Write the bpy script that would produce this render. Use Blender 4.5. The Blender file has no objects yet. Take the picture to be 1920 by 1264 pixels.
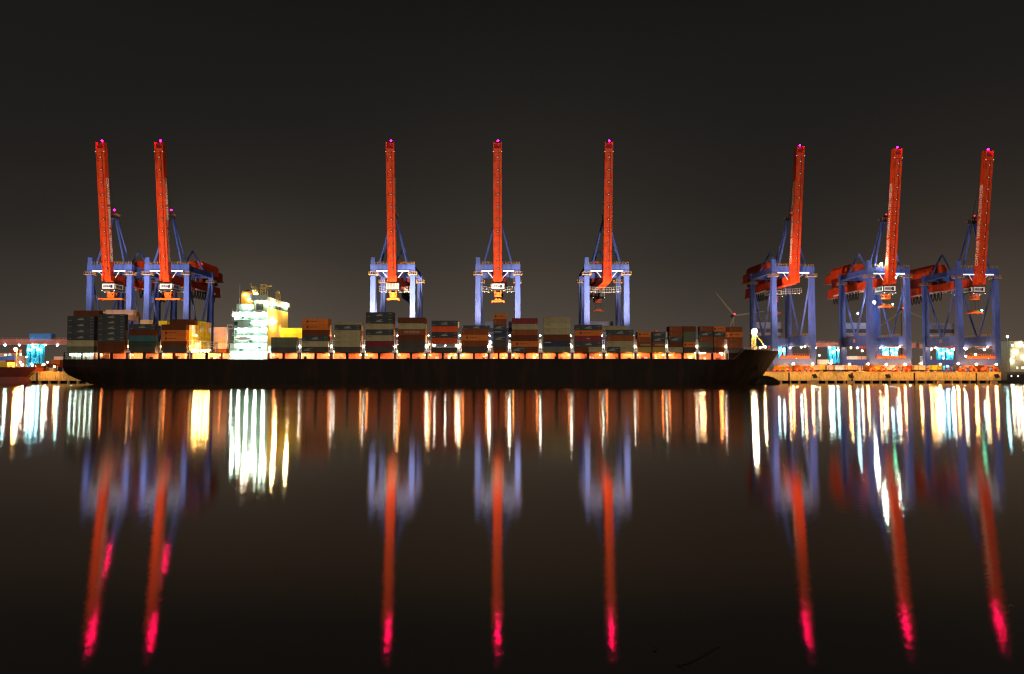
import bpy, math, random
from mathutils import Vector, Matrix
random.seed(7)
sc = bpy.context.scene
col = sc.collection
R = math.radians
# ------------------------------------------------------------------ camera model
CF, CY0, CTH, CAMZ = 1150.0, 665.1, R(1.7), 5.45
def P(x, y, Y):
    """point seen at photo pixel (x,y) when it stands at depth Y (metres from the camera)"""
    u = (x-960)/CF; v = (CY0-y)/CF
    dy = math.cos(CTH)-v*math.sin(CTH); dz = math.sin(CTH)+v*math.cos(CTH)
    return Vector((Y*u/dy, Y, CAMZ+Y*dz/dy))
def PX(x, Y, y=650): return P(x, y, Y).x
def PZ(y, Y): return P(960, y, Y).z
cam = bpy.data.cameras.new('camera'); co = bpy.data.objects.new('camera', cam); col.objects.link(co)
cam.sensor_fit = 'HORIZONTAL'; cam.sensor_width = 36; cam.lens = 36*CF/1920
cam.shift_y = 33.1/1920; cam.clip_start = .5; cam.clip_end = 9000
co.location = (0, 0, CAMZ); co.rotation_euler = (R(90)+CTH, 0, 0)
sc.camera = co
# ------------------------------------------------------------------ render settings
sc.render.engine = 'CYCLES'
sc.view_settings.view_transform = 'Standard'; sc.view_settings.look = 'None'
sc.view_settings.exposure = 0; sc.view_settings.gamma = 1
cy = sc.cycles
cy.use_denoising = True
try: cy.denoiser = 'OPENIMAGEDENOISE'
except Exception: pass
cy.max_bounces = 5; cy.glossy_bounces = 3; cy.diffuse_bounces = 2; cy.caustics_reflective = False
cy.sample_clamp_indirect = 4
cy.use_light_tree = True
cy.filter_width = 1.25
# ------------------------------------------------------------------ materials
MATS = {}
def nodes(m):
    m.use_nodes = True
    nt = m.node_tree; nt.nodes.clear()
    return nt, nt.nodes.new('ShaderNodeOutputMaterial')
def paint(name, c, rough=.55, var=.25, scale=.35, dirt=None, damt=.35, metal=0, spec=.3, bump=0, streak=1.0):
    """painted / weathered surface: base colour broken up by noise, with streaky dirt running down"""
    if name in MATS: return MATS[name]
    m = bpy.data.materials.new(name); nt, out = nodes(m); N = nt.nodes.new; L = nt.links.new
    bs = N('ShaderNodeBsdfPrincipled'); L(bs.outputs[0], out.inputs[0])
    bs.inputs['Roughness'].default_value = rough; bs.inputs['Metallic'].default_value = metal
    bs.inputs['Specular IOR Level'].default_value = spec
    tc = N('ShaderNodeTexCoord'); mp = N('ShaderNodeMapping'); mp.inputs['Scale'].default_value = (1, 1, .22)
    L(tc.outputs['Object'], mp.inputs[0])
    n1 = N('ShaderNodeTexNoise'); n1.inputs['Scale'].default_value = scale; n1.inputs['Detail'].default_value = 5
    L(mp.outputs[0], n1.inputs['Vector'])
    n2 = N('ShaderNodeTexNoise'); n2.inputs['Scale'].default_value = scale*5; n2.inputs['Detail'].default_value = 4
    L(mp.outputs[0], n2.inputs['Vector'])
    oi = N('ShaderNodeObjectInfo')
    hv = N('ShaderNodeHueSaturation'); hv.inputs['Color'].default_value = (*c, 1)
    mr = N('ShaderNodeMapRange'); mr.inputs[3].default_value = 1-var; mr.inputs[4].default_value = 1+var
    ad = N('ShaderNodeMath'); ad.operation = 'MULTIPLY_ADD'; ad.inputs[1].default_value = .45
    L(oi.outputs['Random'], ad.inputs[0]); 
    sb = N('ShaderNodeMath'); sb.operation = 'MULTIPLY'; sb.inputs[1].default_value = .75; L(n1.outputs[0], sb.inputs[0])
    L(sb.outputs[0], ad.inputs[2]); L(ad.outputs[0], mr.inputs[0]); L(mr.outputs[0], hv.inputs['Value'])
    dm = dirt or tuple(x*.35 for x in c)
    rp = N('ShaderNodeMapRange'); rp.inputs[1].default_value = .5; rp.inputs[2].default_value = .72
    rp.inputs[3].default_value = 0; rp.inputs[4].default_value = damt; L(n2.outputs[0], rp.inputs[0])
    mx = N('ShaderNodeMix'); mx.data_type = 'RGBA'; L(rp.outputs[0], mx.inputs[0])
    L(hv.outputs[0], mx.inputs[6]); mx.inputs[7].default_value = (*dm, 1)
    L(mx.outputs[2], bs.inputs['Base Color'])
    if bump:
        b = N('ShaderNodeBump'); b.inputs['Strength'].default_value = bump; b.inputs['Distance'].default_value = .1
        L(n2.outputs[0], b.inputs['Height']); L(b.outputs[0], bs.inputs['Normal'])
    MATS[name] = m
    return m
def glow(name, c, s):
    if name in MATS: return MATS[name]
    m = bpy.data.materials.new(name); nt, out = nodes(m)
    e = nt.nodes.new('ShaderNodeEmission'); e.inputs[0].default_value = (*c, 1); e.inputs[1].default_value = s
    nt.links.new(e.outputs[0], out.inputs[0]); MATS[name] = m
    return m
SOD, WHT, MINT, CYA = (1, .46, .12), (1, .9, .74), (.74, 1, .84), (.5, .88, 1)
blue = paint('crane_blue', (.055, .095, .36), .5, .3, .16, (.035, .03, .08), .6)
red = paint('crane_red', (.62, .058, .012), .5, .34, .2, (.22, .016, .005), .65, spec=.12)
redd = paint('crane_dark_red', (.16, .012, .006), .6)
tan = paint('rail_tan', (.42, .25, .1), .6)
dgrey = paint('dark_steel', (.035, .033, .036), .5)
lgrey = paint('light_steel', (.38, .38, .40), .5)
whitep = paint('white_paint', (.78, .77, .74), .5, .12)
cablem = paint('black_rubber', (.012, .010, .008), .6)
orange = paint('orange_paint', (.70, .12, .015), .5, .25, .6)
yellowp = paint('yellow_paint', (.75, .48, .03), .5, .2)
navyp = paint('navy_paint', (.012, .012, .06), .5)
hullm = paint('hull_black', (.0075, .0042, .0024), .7, .45, .06, (.026, .010, .004), .75, spec=.12)
deckm = paint('deck_red', (.20, .05, .025), .7, .3, .5)
coamm = paint('coaming_red', (.60, .24, .12), .6, .3, .7, (.15, .03, .015), .6)
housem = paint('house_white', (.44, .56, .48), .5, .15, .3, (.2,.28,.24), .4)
cream_tintm = paint('cream_sodium_tint', (.80, .62, .16), .5, .08, .2)  # sodium light on the white house put into the colour; masts share it
funnelm = paint('funnel_orange', (.75, .34, .04), .5, .08, .2)
tealw = paint('teal_glass', (.01, .06, .08), .15)
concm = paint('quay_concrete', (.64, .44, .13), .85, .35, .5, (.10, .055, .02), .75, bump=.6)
pilem = paint('quay_pile', (.42, .27, .14), .8, .3, .6)
darkm = paint('wet_dark', (.02, .014, .01), .8)
asph = paint('yard_asphalt', (.09, .085, .08), .9, .25, .05)
cyanp = paint('cyan_paint', (.06, .42, .55), .5, .15)
lbluep = paint('pale_blue_paint', (.17, .19, .32), .5, .15)
pinkr = paint('faded_red_paint', (.62, .17, .12), .5, .15)
CC = {  # container colours: (word, base colour)
 'K': ('charcoal', (.032, .034, .034)), 'D': ('dark grey', (.038, .032, .026)), 'B': ('brown', (.125, .034, .010)),
 'b': ('dark brown', (.068, .020, .007)), 'M': ('maroon', (.105, .016, .018)), 'O': ('orange', (.34, .088, .014)),
 'G': ('beige', (.190, .160, .085)), 'N': ('navy', (.02, .024, .042)), 'Y': ('yellow', (.62, .46, .025)),
 'T': ('teal', (.03, .075, .08)), 'R': ('red orange', (.34, .045, .012)), 'H': ('brown', (.115, .028, .012)),
 'g': ('grey green', (.07, .072, .045)), 'E': ('dark green', (.022, .036, .024)), 'P': ('pink', (.6, .36, .28)),
 'W': ('white', (.75, .72, .66)), 'U': ('blue', (.08, .2, .5)), 'V': ('yellowish brown', (.22, .15, .03)), 'C':('cream', (.66,.42,.2))}
for k, (w, c) in CC.items(): paint('container_'+w.replace(' ', '_'), tuple(x*1.5 for x in c), .65, .32, .25, tuple(x*.5 for x in c), .4, spec=.08)
def cmat(k): return MATS['container_'+CC[k][0].replace(' ', '_')]
markw = paint('mark_pale', (.27, .265, .21), .6, .1)
markg = paint('mark_grey', (.16, .155, .12), .6, .1)
markk = paint('mark_dark', (.03, .02, .018), .6, .1)
letm = paint('letter_white', (.86, .80, .68), .5, .06)
# ------------------------------------------------------------------ mesh helper
class MB:
    def __init__(s): s.v = []; s.f = []
    def add(s, vs, fs):
        b = len(s.v); s.v += [tuple(x) for x in vs]; s.f += [tuple(i+b for i in f) for f in fs]; return s
    def box(s, x0, x1, y0, y1, z0, z1):
        return s.add([(x0,y0,z0),(x1,y0,z0),(x1,y1,z0),(x0,y1,z0),(x0,y0,z1),(x1,y0,z1),(x1,y1,z1),(x0,y1,z1)],
              [(0,3,2,1),(4,5,6,7),(0,1,5,4),(1,2,6,5),(2,3,7,6),(3,0,4,7)])
    def cbox(s, c, d): return s.box(c[0]-d[0]/2, c[0]+d[0]/2, c[1]-d[1]/2, c[1]+d[1]/2, c[2]-d[2]/2, c[2]+d[2]/2)
    def taper(s, c0, d0, c1, d1):
        vs = []
        for (c, d) in ((c0, d0), (c1, d1)):
            for sx, sy in ((-1,-1),(1,-1),(1,1),(-1,1)): vs.append((c[0]+sx*d[0]/2, c[1]+sy*d[1]/2, c[2]))
        return s.add(vs, [(0,3,2,1),(4,5,6,7),(0,1,5,4),(1,2,6,5),(2,3,7,6),(3,0,4,7)])
    def tube(s, p, q, r, n=8, r2=None):
        p = Vector(p); q = Vector(q); d = (q-p).normalized()
        a = d.orthogonal().normalized(); b = d.cross(a); r2 = r if r2 is None else r2
        vs = []
        for (c, rr) in ((p, r), (q, r2)):
            for i in range(n):
                t = 2*math.pi*i/n; vs.append(c+a*rr*math.cos(t)+b*rr*math.sin(t))
        fs = [(i, (i+1)%n, n+(i+1)%n, n+i) for i in range(n)]+[tuple(range(n-1,-1,-1)), tuple(range(n, 2*n))]
        return s.add(vs, fs)
    def path(s, pts, r, n=6):
        pts = [Vector(p) for p in pts]; vs = []; fs = []
        for k, c in enumerate(pts):
            d = (pts[min(k+1, len(pts)-1)]-pts[max(k-1, 0)]).normalized()
            a = d.cross(Vector((.3,.9,.2))).normalized(); b = d.cross(a)
            for i in range(n):
                t = 2*math.pi*i/n; vs.append(c+a*r*math.cos(t)+b*r*math.sin(t))
        for k in range(len(pts)-1):
            for i in range(n): fs.append((k*n+i, k*n+(i+1)%n, (k+1)*n+(i+1)%n, (k+1)*n+i))
        fs += [tuple(range(n-1,-1,-1)), tuple(range((len(pts)-1)*n, len(pts)*n))]
        return s.add(vs, fs)
    def prism(s, pts, y0, y1):      # outline in x,z, extruded along y
        n = len(pts)
        vs = [(x, y0, z) for x, z in pts]+[(x, y1, z) for x, z in pts]
        return s.add(vs, [tuple(range(n)), tuple(range(2*n-1, n-1, -1))]+[(i, n+i, n+(i+1)%n, (i+1)%n) for i in range(n)])
    def ball(s, c, r, n=8, m=5):
        vs = [(c[0], c[1], c[2]+r)]
        for j in range(1, m):
            for i in range(n):
                t = math.pi*j/m; p = 2*math.pi*i/n
                vs.append((c[0]+r*math.sin(t)*math.cos(p), c[1]+r*math.sin(t)*math.sin(p), c[2]+r*math.cos(t)))
        vs.append((c[0], c[1], c[2]-r)); fs = []
        for i in range(n): fs.append((0, 1+i, 1+(i+1)%n))
        for j in range(m-2):
            for i in range(n): fs.append((1+j*n+i, 1+(j+1)*n+i, 1+(j+1)*n+(i+1)%n, 1+j*n+(i+1)%n))
        l = len(vs)-1
        for i in range(n): fs.append((l, 1+(m-2)*n+(i+1)%n, 1+(m-2)*n+i))
        return s.add(vs, fs)
    def mesh(s, name, mat):
        me = bpy.data.meshes.new(name); me.from_pydata(s.v, [], s.f)
        me.materials.append(mat); me.update()
        return me
    def build(s, name, mat, parent=None, loc=(0,0,0), rot=(0,0,0)):
        return obj(name, s.mesh(name, mat), parent, loc, rot)
def obj(name, me, parent=None, loc=(0,0,0), rot=(0,0,0)):
    o = bpy.data.objects.new(name, me); col.objects.link(o); o.location = loc; o.rotation_euler = rot
    if parent: o.parent = parent
    return o
CACHE = {}
def shared(key, fn):
    if key not in CACHE: CACHE[key] = fn()
    return CACHE[key]
def tag(o, label, cat, group=None):
    o['label'] = label; o['category'] = cat
    if group: o['group'] = group
    return o
def thing(name, label, cat, loc=(0,0,0), rz=0, group=None):
    o = bpy.data.objects.new(name, None); col.objects.link(o); o.location = loc; o.rotation_euler = (0,0,rz); o.empty_display_size = .5
    return tag(o, label, cat, group)
def structure(o, kind='structure'): o['kind'] = kind; return o
def lamp(parent, name, loc, r, mat):
    me = shared(('lamp', r, mat.name), lambda: MB().ball((0,0,0), r, 8, 6).mesh('lamp', mat))
    return obj(name, me, parent, loc)
def text_mesh(s, size, mat, bold=0.0):
    def mk():
        cu = bpy.data.curves.new('text', 'FONT'); cu.body = s; cu.size = size; cu.align_x = 'CENTER'; cu.align_y = 'CENTER'
        cu.offset = bold; cu.extrude = .012
        o = bpy.data.objects.new('text', cu); col.objects.link(o)
        bpy.context.view_layer.update()
        me = bpy.data.meshes.new_from_object(o.evaluated_get(bpy.context.evaluated_depsgraph_get()))
        bpy.data.objects.remove(o); bpy.data.curves.remove(cu)
        me.materials.clear(); me.materials.append(mat)
        return me
    return shared(('text', s, size, mat.name), mk)
ORD = ['first','second','third','fourth','fifth','sixth','seventh','eighth','ninth','tenth','eleventh','twelfth','thirteenth','fourteenth','fifteenth','sixteenth','seventeenth','eighteenth','nineteenth','twentieth']
# ------------------------------------------------------------------ lamps materials
g_sod = glow('sodium_lamp', (1, .42, .12), 60)
g_fix = glow('sodium_fixture', (1, .38, .12), 480)
g_fixw = glow('pale_fixture', (1, .52, .24), 420)
g_fixr = glow('red_fixture', (1, .26, .07), 420)
g_portal_fill = glow('portal_fill_glow', (1, .62, .28), 420)
g_end = glow('passage_lamp', (1, .27, .07), 85)
g_gap = glow('gap_lamp', (1, .45, .13), 200)
g_quay = glow('quay_lamp_glow', (1, .44, .11), 800)
g_white = glow('white_lamp', WHT, 150)
g_mint = glow('mint_lamp', MINT, 185)
g_cyan = glow('cyan_white_lamp', (.36, .82, 1), 220)
g_tube = glow('tube_light', (.95, .93, 1), 5)
g_dot = glow('boom_lamp_glow', (1, .85, .7), 1.0)
g_small = glow('small_white_lamp', (1, .93, .8), 5)
g_bright = glow('bright_flood', (.86, 1, .82), 380)
g_bow = glow('bow_flood', (1, .74, .42), 1500)
g_houseflood = glow('house_flood', (1, .70, .32), 800)
g_beacon = glow('red_beacon', (1, .0005, .10), 290)
g_beacon2 = glow('red_beacon_dim', (1, .03, .05), 2.5)
g_turb = glow('turbine_beacon', (1, .0006, .003), 260)
g_green = glow('green_lamp', (.1, 1, .6), 40)
# ------------------------------------------------------------------ world and sun
w = bpy.data.worlds.new('World'); sc.world = w; w.use_nodes = True
nt = w.node_tree; nt.nodes.clear(); N = nt.nodes.new; L = nt.links.new
out = N('ShaderNodeOutputWorld'); bg = N('ShaderNodeBackground'); L(bg.outputs[0], out.inputs[0])
tc = N('ShaderNodeTexCoord'); sp = N('ShaderNodeSeparateXYZ'); L(tc.outputs['Generated'], sp.inputs[0])
ramp = N('ShaderNodeValToRGB'); L(sp.outputs['Z'], ramp.inputs[0])
E = ramp.color_ramp.elements
stops = [(0, (.074, .056, .042)), (.04, (.060, .0475, .037)), (.10, (.041, .0335, .0275)), (.18, (.0225, .0190, .0163)), (.27, (.0155, .0137, .0121)), (.36, (.0125, .0114, .0104)),
         (.46, (.0103, .0096, .0089)), (.60, (.0060, .0056, .0054)), (1, (.003, .003, .003))]
E[0].position = 0; E[0].color = (*stops[0][1], 1); E[1].position = 1; E[1].color = (*stops[-1][1], 1)
for p, c in stops[1:-1]:
    e = E.new(p); e.color = (*c, 1)
sky = N('ShaderNodeTexSky'); sky.sky_type = 'NISHITA'; sky.sun_disc = False
sky.sun_elevation = R(-9); sky.sun_rotation = R(180)
ml = N('ShaderNodeMix'); ml.data_type = 'RGBA'; ml.blend_type = 'ADD'; ml.inputs[0].default_value = .05
prev = ramp.outputs[0]
for d, pw_, c in (((-.40, .91, .05), 70, (.038, .030, .021)), ((.02, 1, .03), 26, (.030, .024, .017)), ((.60, .80, .04), 60, (.030, .019, .012))):
    vm = N('ShaderNodeVectorMath'); vm.operation = 'DOT_PRODUCT'; vm.inputs[1].default_value = Vector(d).normalized(); L(tc.outputs['Generated'], vm.inputs[0])
    mx_ = N('ShaderNodeMath'); mx_.operation = 'MAXIMUM'; L(vm.outputs['Value'], mx_.inputs[0]); mx_.inputs[1].default_value = 0
    pp = N('ShaderNodeMath'); pp.operation = 'POWER'; L(mx_.outputs[0], pp.inputs[0]); pp.inputs[1].default_value = pw_
    am = N('ShaderNodeMix'); am.data_type = 'RGBA'; am.blend_type = 'ADD'; L(pp.outputs[0], am.inputs[0]); L(prev, am.inputs[6]); am.inputs[7].default_value = (*c, 1); prev = am.outputs[2]
L(prev, ml.inputs[6]); L(sky.outputs[0], ml.inputs[7]); L(ml.outputs[2], bg.inputs[0]); bg.inputs[1].default_value = 1
sun = bpy.data.lights.new('sun', 'SUN'); so = bpy.data.objects.new('sun', sun); col.objects.link(so)
sun.energy = 1.05; sun.angle = R(4); sun.color = (1, .86, .72)
so.rotation_euler = (R(90-14), 0, R(8))      # glow of the near bank, from behind the camera
# ------------------------------------------------------------------ water and ground
def water_mat():
    m = bpy.data.materials.new('river_water'); nt, out = nodes(m); N = nt.nodes.new; L = nt.links.new
    tc = N('ShaderNodeTexCoord')
    mp = N('ShaderNodeMapping'); mp.inputs['Scale'].default_value = (1.0, 1.6, 1); L(tc.outputs['Object'], mp.inputs[0])
    n1 = N('ShaderNodeTexNoise'); n1.inputs['Scale'].default_value = 2.2; n1.inputs['Detail'].default_value = 3; L(mp.outputs[0], n1.inputs['Vector'])
    n2 = N('ShaderNodeTexNoise'); n2.inputs['Scale'].default_value = .05; n2.inputs['Detail'].default_value = 2
    mp2 = N('ShaderNodeMapping'); mp2.inputs['Scale'].default_value = (.35, 2.0, 1); L(tc.outputs['Object'], mp2.inputs[0]); L(mp2.outputs[0], n2.inputs['Vector'])
    b = N('ShaderNodeBump'); b.inputs['Strength'].default_value = .085; b.inputs['Distance'].default_value = .02; L(n1.outputs[0], b.inputs['Height'])
    gl = N('ShaderNodeBsdfAnisotropic'); gl.distribution = 'BECKMANN'; gl.inputs['Anisotropy'].default_value = .28
    tg = N('ShaderNodeCombineXYZ'); tg.inputs[0].default_value = 1; L(tg.outputs[0], gl.inputs['Tangent']); gl.inputs['Color'].default_value = (1, .95, .87, 1)
    rr = N('ShaderNodeMapRange'); rr.inputs[1].default_value = .3; rr.inputs[2].default_value = .7; rr.inputs[3].default_value = -.008; rr.inputs[4].default_value = .008
    sx = N('ShaderNodeSeparateXYZ'); L(tc.outputs['Object'], sx.inputs[0])
    cr = N('ShaderNodeFloatCurve'); c = cr.mapping.curves[0]; c.points[0].location = (0, .084); c.points[1].location = (1, .170)
    for p in ((.09, .088), (.16, .096), (.28, .122), (.55, .155)): c.points.new(*p)
    cr.mapping.update()
    dv = N('ShaderNodeMath'); dv.operation = 'DIVIDE'; dv.inputs[1].default_value = 250; L(sx.outputs['Y'], dv.inputs[0]); L(dv.outputs[0], cr.inputs['Value'])
    rs = N('ShaderNodeMath'); rs.operation = 'ADD'; L(cr.outputs[0], rs.inputs[0])
    L(n2.outputs[0], rr.inputs[0]); L(rr.outputs[0], rs.inputs[1]); L(rs.outputs[0], gl.inputs['Roughness']); L(b.outputs[0], gl.inputs['Normal'])
    df = N('ShaderNodeBsdfDiffuse'); df.inputs[0].default_value = (.13, .062, .015, 1)
    fr = N('ShaderNodeFresnel'); fr.inputs[0].default_value = 1.8
    pw = N('ShaderNodeMath'); pw.operation = 'POWER'; pw.inputs[1].default_value = .58; L(fr.outputs[0], pw.inputs[0])
    mx = N('ShaderNodeMixShader'); L(pw.outputs[0], mx.inputs[0]); L(df.outputs[0], mx.inputs[1]); L(gl.outputs[0], mx.inputs[2])
    L(mx.outputs[0], out.inputs[0])
    return m
wm = MB(); wm.add([(-2500,-60,0),(2500,-60,0),(2500,4200,0),(-2500,4200,0)], [(0,1,2,3)])
structure(wm.build('water', water_mat()))
QZ = 6.0
structure(MB().box(-2400, 2400, -58, -1.0, -3, 4.2).build('shade_bank', paint('shade_bank_stone', (.12, .10, .08), .9, .3, .4)))   # unseen slab behind the camera, added to shade the nearest water
# quay edge line as seen: straight along the moored ship, bending away on the right
def qy(x): return 317.0 if x < 60 else 317.0+(x-60)*.052
land = MB()
xs = [-245, 60, 262]
def slab(mb, pts, z0, z1):
    n = len(pts); vs = [(x,y,z0) for x,y in pts]+[(x,y,z1) for x,y in pts]
    mb.add(vs, [tuple(range(n-1,-1,-1)), tuple(range(n,2*n))]+[(i,(i+1)%n,n+(i+1)%n,n+i) for i in range(n)])
slab(land, [(-2400, 345), (-246, 345), (-246, 319), (60, 319), (266, 319+206*.052), (268, 342), (2400, 342), (2400, 4000), (-2400, 4000)], 1.5, QZ)
structure(land.build('ground', asph))
# ------------------------------------------------------------------ quay wall with piles
def quay_wall(name, label, x0, x1):
    t = thing(name, label, 'quay wall', (0,0,0))
    n = max(2, int((x1-x0)/12)); m = MB()
    for i in range(n):
        a = x0+(x1-x0)*i/n+.06; b = x0+(x1-x0)*(i+1)/n-.06
        ya, yb = qy(a), qy(b)
        m.add([(a,ya,1.4),(b,yb,1.4),(b,yb+1.9,1.4),(a,ya+1.9,1.4),(a,ya,QZ-.35),(b,yb,QZ-.35),(b,yb+1.9,QZ-.35),(a,ya+1.9,QZ-.35)],
              [(0,3,2,1),(4,5,6,7),(0,1,5,4),(1,2,6,5),(2,3,7,6),(3,0,4,7)])
        k = 9
        for j in range(k):                                   # vertical sheet ribs
            xx = a+(b-a)*(j+.5)/k; yy = qy(xx)
            m.box(xx-.16, xx+.16, yy-.12, yy+.01, 1.7, QZ-.5)
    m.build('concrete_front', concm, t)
    e = MB()
    for i in range(n):
        a = x0+(x1-x0)*i/n; b = x0+(x1-x0)*(i+1)/n
        e.add([(a,qy(a)-.2,QZ-.35),(b,qy(b)-.2,QZ-.35),(b,qy(b)+2,QZ-.35),(a,qy(a)+2,QZ-.35),(a,qy(a)-.2,QZ+.06),(b,qy(b)-.2,QZ+.06),(b,qy(b)+2,QZ+.06),(a,qy(a)+2,QZ+.06)],
              [(0,3,2,1),(4,5,6,7),(0,1,5,4),(1,2,6,5),(2,3,7,6),(3,0,4,7)])
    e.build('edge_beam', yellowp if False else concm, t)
    pm = shared('pile', lambda: MB().tube((0,0,-3),(0,0,1.42),.62,10).mesh('pile', pilem))
    x = x0+2
    while x < x1-1:
        obj('pile', pm, t, (x, qy(x)+1.0, 0)); x += 4.9
    d = MB().box(x0, x1, max(qy(x0), qy(x1))+4.0, max(qy(x0), qy(x1))+4.6, -2, 1.4); d.build('rear_bulkhead', darkm, t)
    lm = shared('ladder', lambda: MB().box(-.35,.35,-.3,-.02,-1.2,QZ-.4).mesh('ladder', darkm))
    x = x0+11
    while x < x1-6:
        obj('fender_strip', lm, t, (x, qy(x), 0)); x += 34
    return t
QL0, QL1 = P(30, 705, 317).x, -196
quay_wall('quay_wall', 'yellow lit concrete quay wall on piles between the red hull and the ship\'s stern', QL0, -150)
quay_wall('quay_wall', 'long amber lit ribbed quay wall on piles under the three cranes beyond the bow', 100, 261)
# dark low quay step at the far right
t = thing('pier', 'low dark pier beyond the end of the amber quay wall', 'pier', (264, 334, 0))
m = MB().box(0, 60, 0, 9, -2, 4.6); m.build('pier_body', darkm, t)
for i in range(3): lamp(t, 'lamp', (4+i*3.6, -.3, 3.7), .28, g_small)
# the long left extension of the quay carries the yard
# ------------------------------------------------------------------ gantry cranes
S = 10.4
def crane_leg(wsd):
    m = MB()
    top = 56.2 if wsd else 56.0
    m.taper((0,0,7.2), (3.05,2.2), (0,0,53.0), (2.55,1.9)); m.box(-1.3, 1.3, -.98, .98, 53.0, top)
    for z in (18, 29, 40, 50): m.box(-1.5, 1.5, -1.08, 1.08, z, z+.18)
    return m
def crane_bogie():
    m = MB()
    def arch(xc, half, z0, z1, th, y):
        pts = [(xc-half, z0), (xc-half*.82, z0), (xc-half*.5, z1-th), (xc+half*.5, z1-th), (xc+half*.82, z0), (xc+half, z0), (xc+half*.62, z1), (xc-half*.62, z1)]
        m.prism(pts, y-.45, y+.45)
    arch(0, 3.6, 1.8, 3.5, .55, 0)
    for x in (-3.0, 3.0): arch(x, 1.9, .55, 2.25, .55, 0)
    for x in (-4.4, -1.6, 1.6, 4.4): m.box(x-.5, x+.5, -.62, .62, .5, 1.1)
    return m.mesh('bogie', orange)
def railing(pts, h=1.15, step=1.4):
    m = MB()
    for a, b in zip(pts[:-1], pts[1:]):
        a = Vector(a); b = Vector(b); n = max(1, int((b-a).length/step))
        for i in range(n+1):
            p = a+(b-a)*i/n; m.box(p.x-.06, p.x+.06, p.y-.06, p.y+.06, p.z, p.z+h)
        for hh in (h*.5, h): m.tube(a+Vector((0,0,hh)), b+Vector((0,0,hh)), .06, 4)
    return m
BOOM_A = math.atan2(7.3, 66.0)
def crane(label, X, Y, rz, trolley_y=0.0, spread_z=37.8, spread_l=6.3, sign=True, lamps=(), beacon='dim', wheels=False, green=False, extra=()):
    t = thing('gantry_crane', label, 'crane', (X, Y, QZ), rz, 'ship to shore gantry cranes with raised booms')
    for sx in (-1, 1):
        obj('leg', shared('wleg', lambda: crane_leg(1).mesh('leg', blue)), t, (sx*S, 0, 0))
        obj('leg', shared('lleg', lambda: crane_leg(0).mesh('leg', blue)), t, (sx*S, 25, 0))
        obj('tie_beam', shared('tie', lambda: MB().box(-.8,.8,1.2,23.8,14.2,19.4).box(-.95,.95,1.25,23.75,19.4,19.55).mesh('tie_beam', blue)), t, (sx*S,0,0))
        obj('side_beam', shared('sideb', lambda: MB().box(-.85,.85,1.0,24.0,52.9,55.7).mesh('side_beam', blue)), t, (sx*S,0,0))
        b = obj('diagonal_brace', shared('br1', lambda: MB().tube((0,.6,50.5),(0,11.9,19.5),.52,10).mesh('diagonal_brace', blue)), t, (sx*S,0,0))
        b = obj('diagonal_brace', shared('br2', lambda: MB().tube((0,24.4,50.5),(0,13.1,19.5),.52,10).mesh('diagonal_brace', blue)), t, (sx*S,0,0))
        obj('beam_sign', shared('bsign', lambda: MB().box(-.05,.05,-.95,.95,-.95,.95).mesh('beam_sign', tan)), t, (sx*(S+.9), 12.5, 17.2))
        o = obj('walkway_railing', shared('rtie', lambda: railing([(0,1.4,19.55),(0,23.6,19.55)]).mesh('walkway_railing', tan)), t, (sx*(S-.75),0,0))
        o = obj('platform', shared('plat', lambda: railing([(-2.3,-1.8,50.9),(2.3,-1.8,50.9),(2.3,1.8,50.9),(-2.3,1.8,50.9),(-2.3,-1.8,50.9)], 1.3, 1.1).box(-2.35,2.35,-1.85,-1.1,50.7,50.9).box(-2.35,-1.35,-1.09,1.85,50.7,50.9).box(1.35,2.35,-1.09,1.85,50.7,50.9).mesh('platform', tan)), t, (sx*S, 0, 0))
        o = obj('platform', CACHE['plat'], t, (sx*S, 25, -.5))
        for y in (0, 25):
            bo = obj('bogie', shared('bogie', crane_bogie), t, (sx*6.2, y, 0))
            if wheels and y == 0:
                for x in (-5.1, -3.7, -2.3, -.9, .9, 2.3, 3.7, 5.1):
                    obj('wheel', shared('wheel', lambda: MB().tube((0,-.3,.5),(0,.3,.5),.5,12).mesh('wheel', redd)), bo, (x,0,0))
        obj('strip_light', shared('strip', lambda: MB().box(-2.9,2.9,-.12,.12,-.13,.13).mesh('strip_light', g_tube)), t, (sx*5.6, -1.35, 52.62))
        obj('light_bracket', shared(('lb',sx), lambda: MB().tube((sx*5.4,-1.3,52.35),(sx*2.7,-.2,49.2),.16,6).mesh('light_bracket', whitep)), t)
        obj('apex_leg', shared(('al',sx), lambda: MB().tube((sx*7.4,0,56.2),(sx*.9,1.6,81.5),.52,10).mesh('apex_leg', blue)), t)
        obj('apex_leg', shared(('al2',sx), lambda: MB().tube((sx*7.6,4.8,55.7),(sx*1.0,2.6,81.5),.42,10).mesh('apex_leg', blue)), t)
        obj('rear_frame_leg', shared(('rl',sx), lambda: MB().tube((sx*7.0,24.6,56.0),(0,24.6,68.4),.5,10).mesh('rear_frame_leg', blue)), t)
        obj('hoist_rope', shared(('hr',sx), lambda: MB().tube((sx*1.0,1.2,83.0),(sx*1.6,-7.6,110.0),.10,5).mesh('hoist_rope', cablem)), t)
        obj('girder_hanger', shared(('gh',sx), lambda: MB().box(sx*2.2-.3,sx*2.2+.3,-.6,.6,51.2,53.1).box(sx*2.2-.3,sx*2.2+.3,24.4,25.6,51.2,52.9).mesh('girder_hanger', blue)), t)
    m = lambda: MB().box(-S+1.3,S-1.3,-.95,.95,53.1,56.2).box(-S+3,S-3,-1.05,-.95,53.4,53.55).box(-7.6,-7.3,-1.04,-.95,53.6,56.1).box(7.3,7.6,-1.04,-.95,53.6,56.1).mesh('upper_beam', blue)
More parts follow.
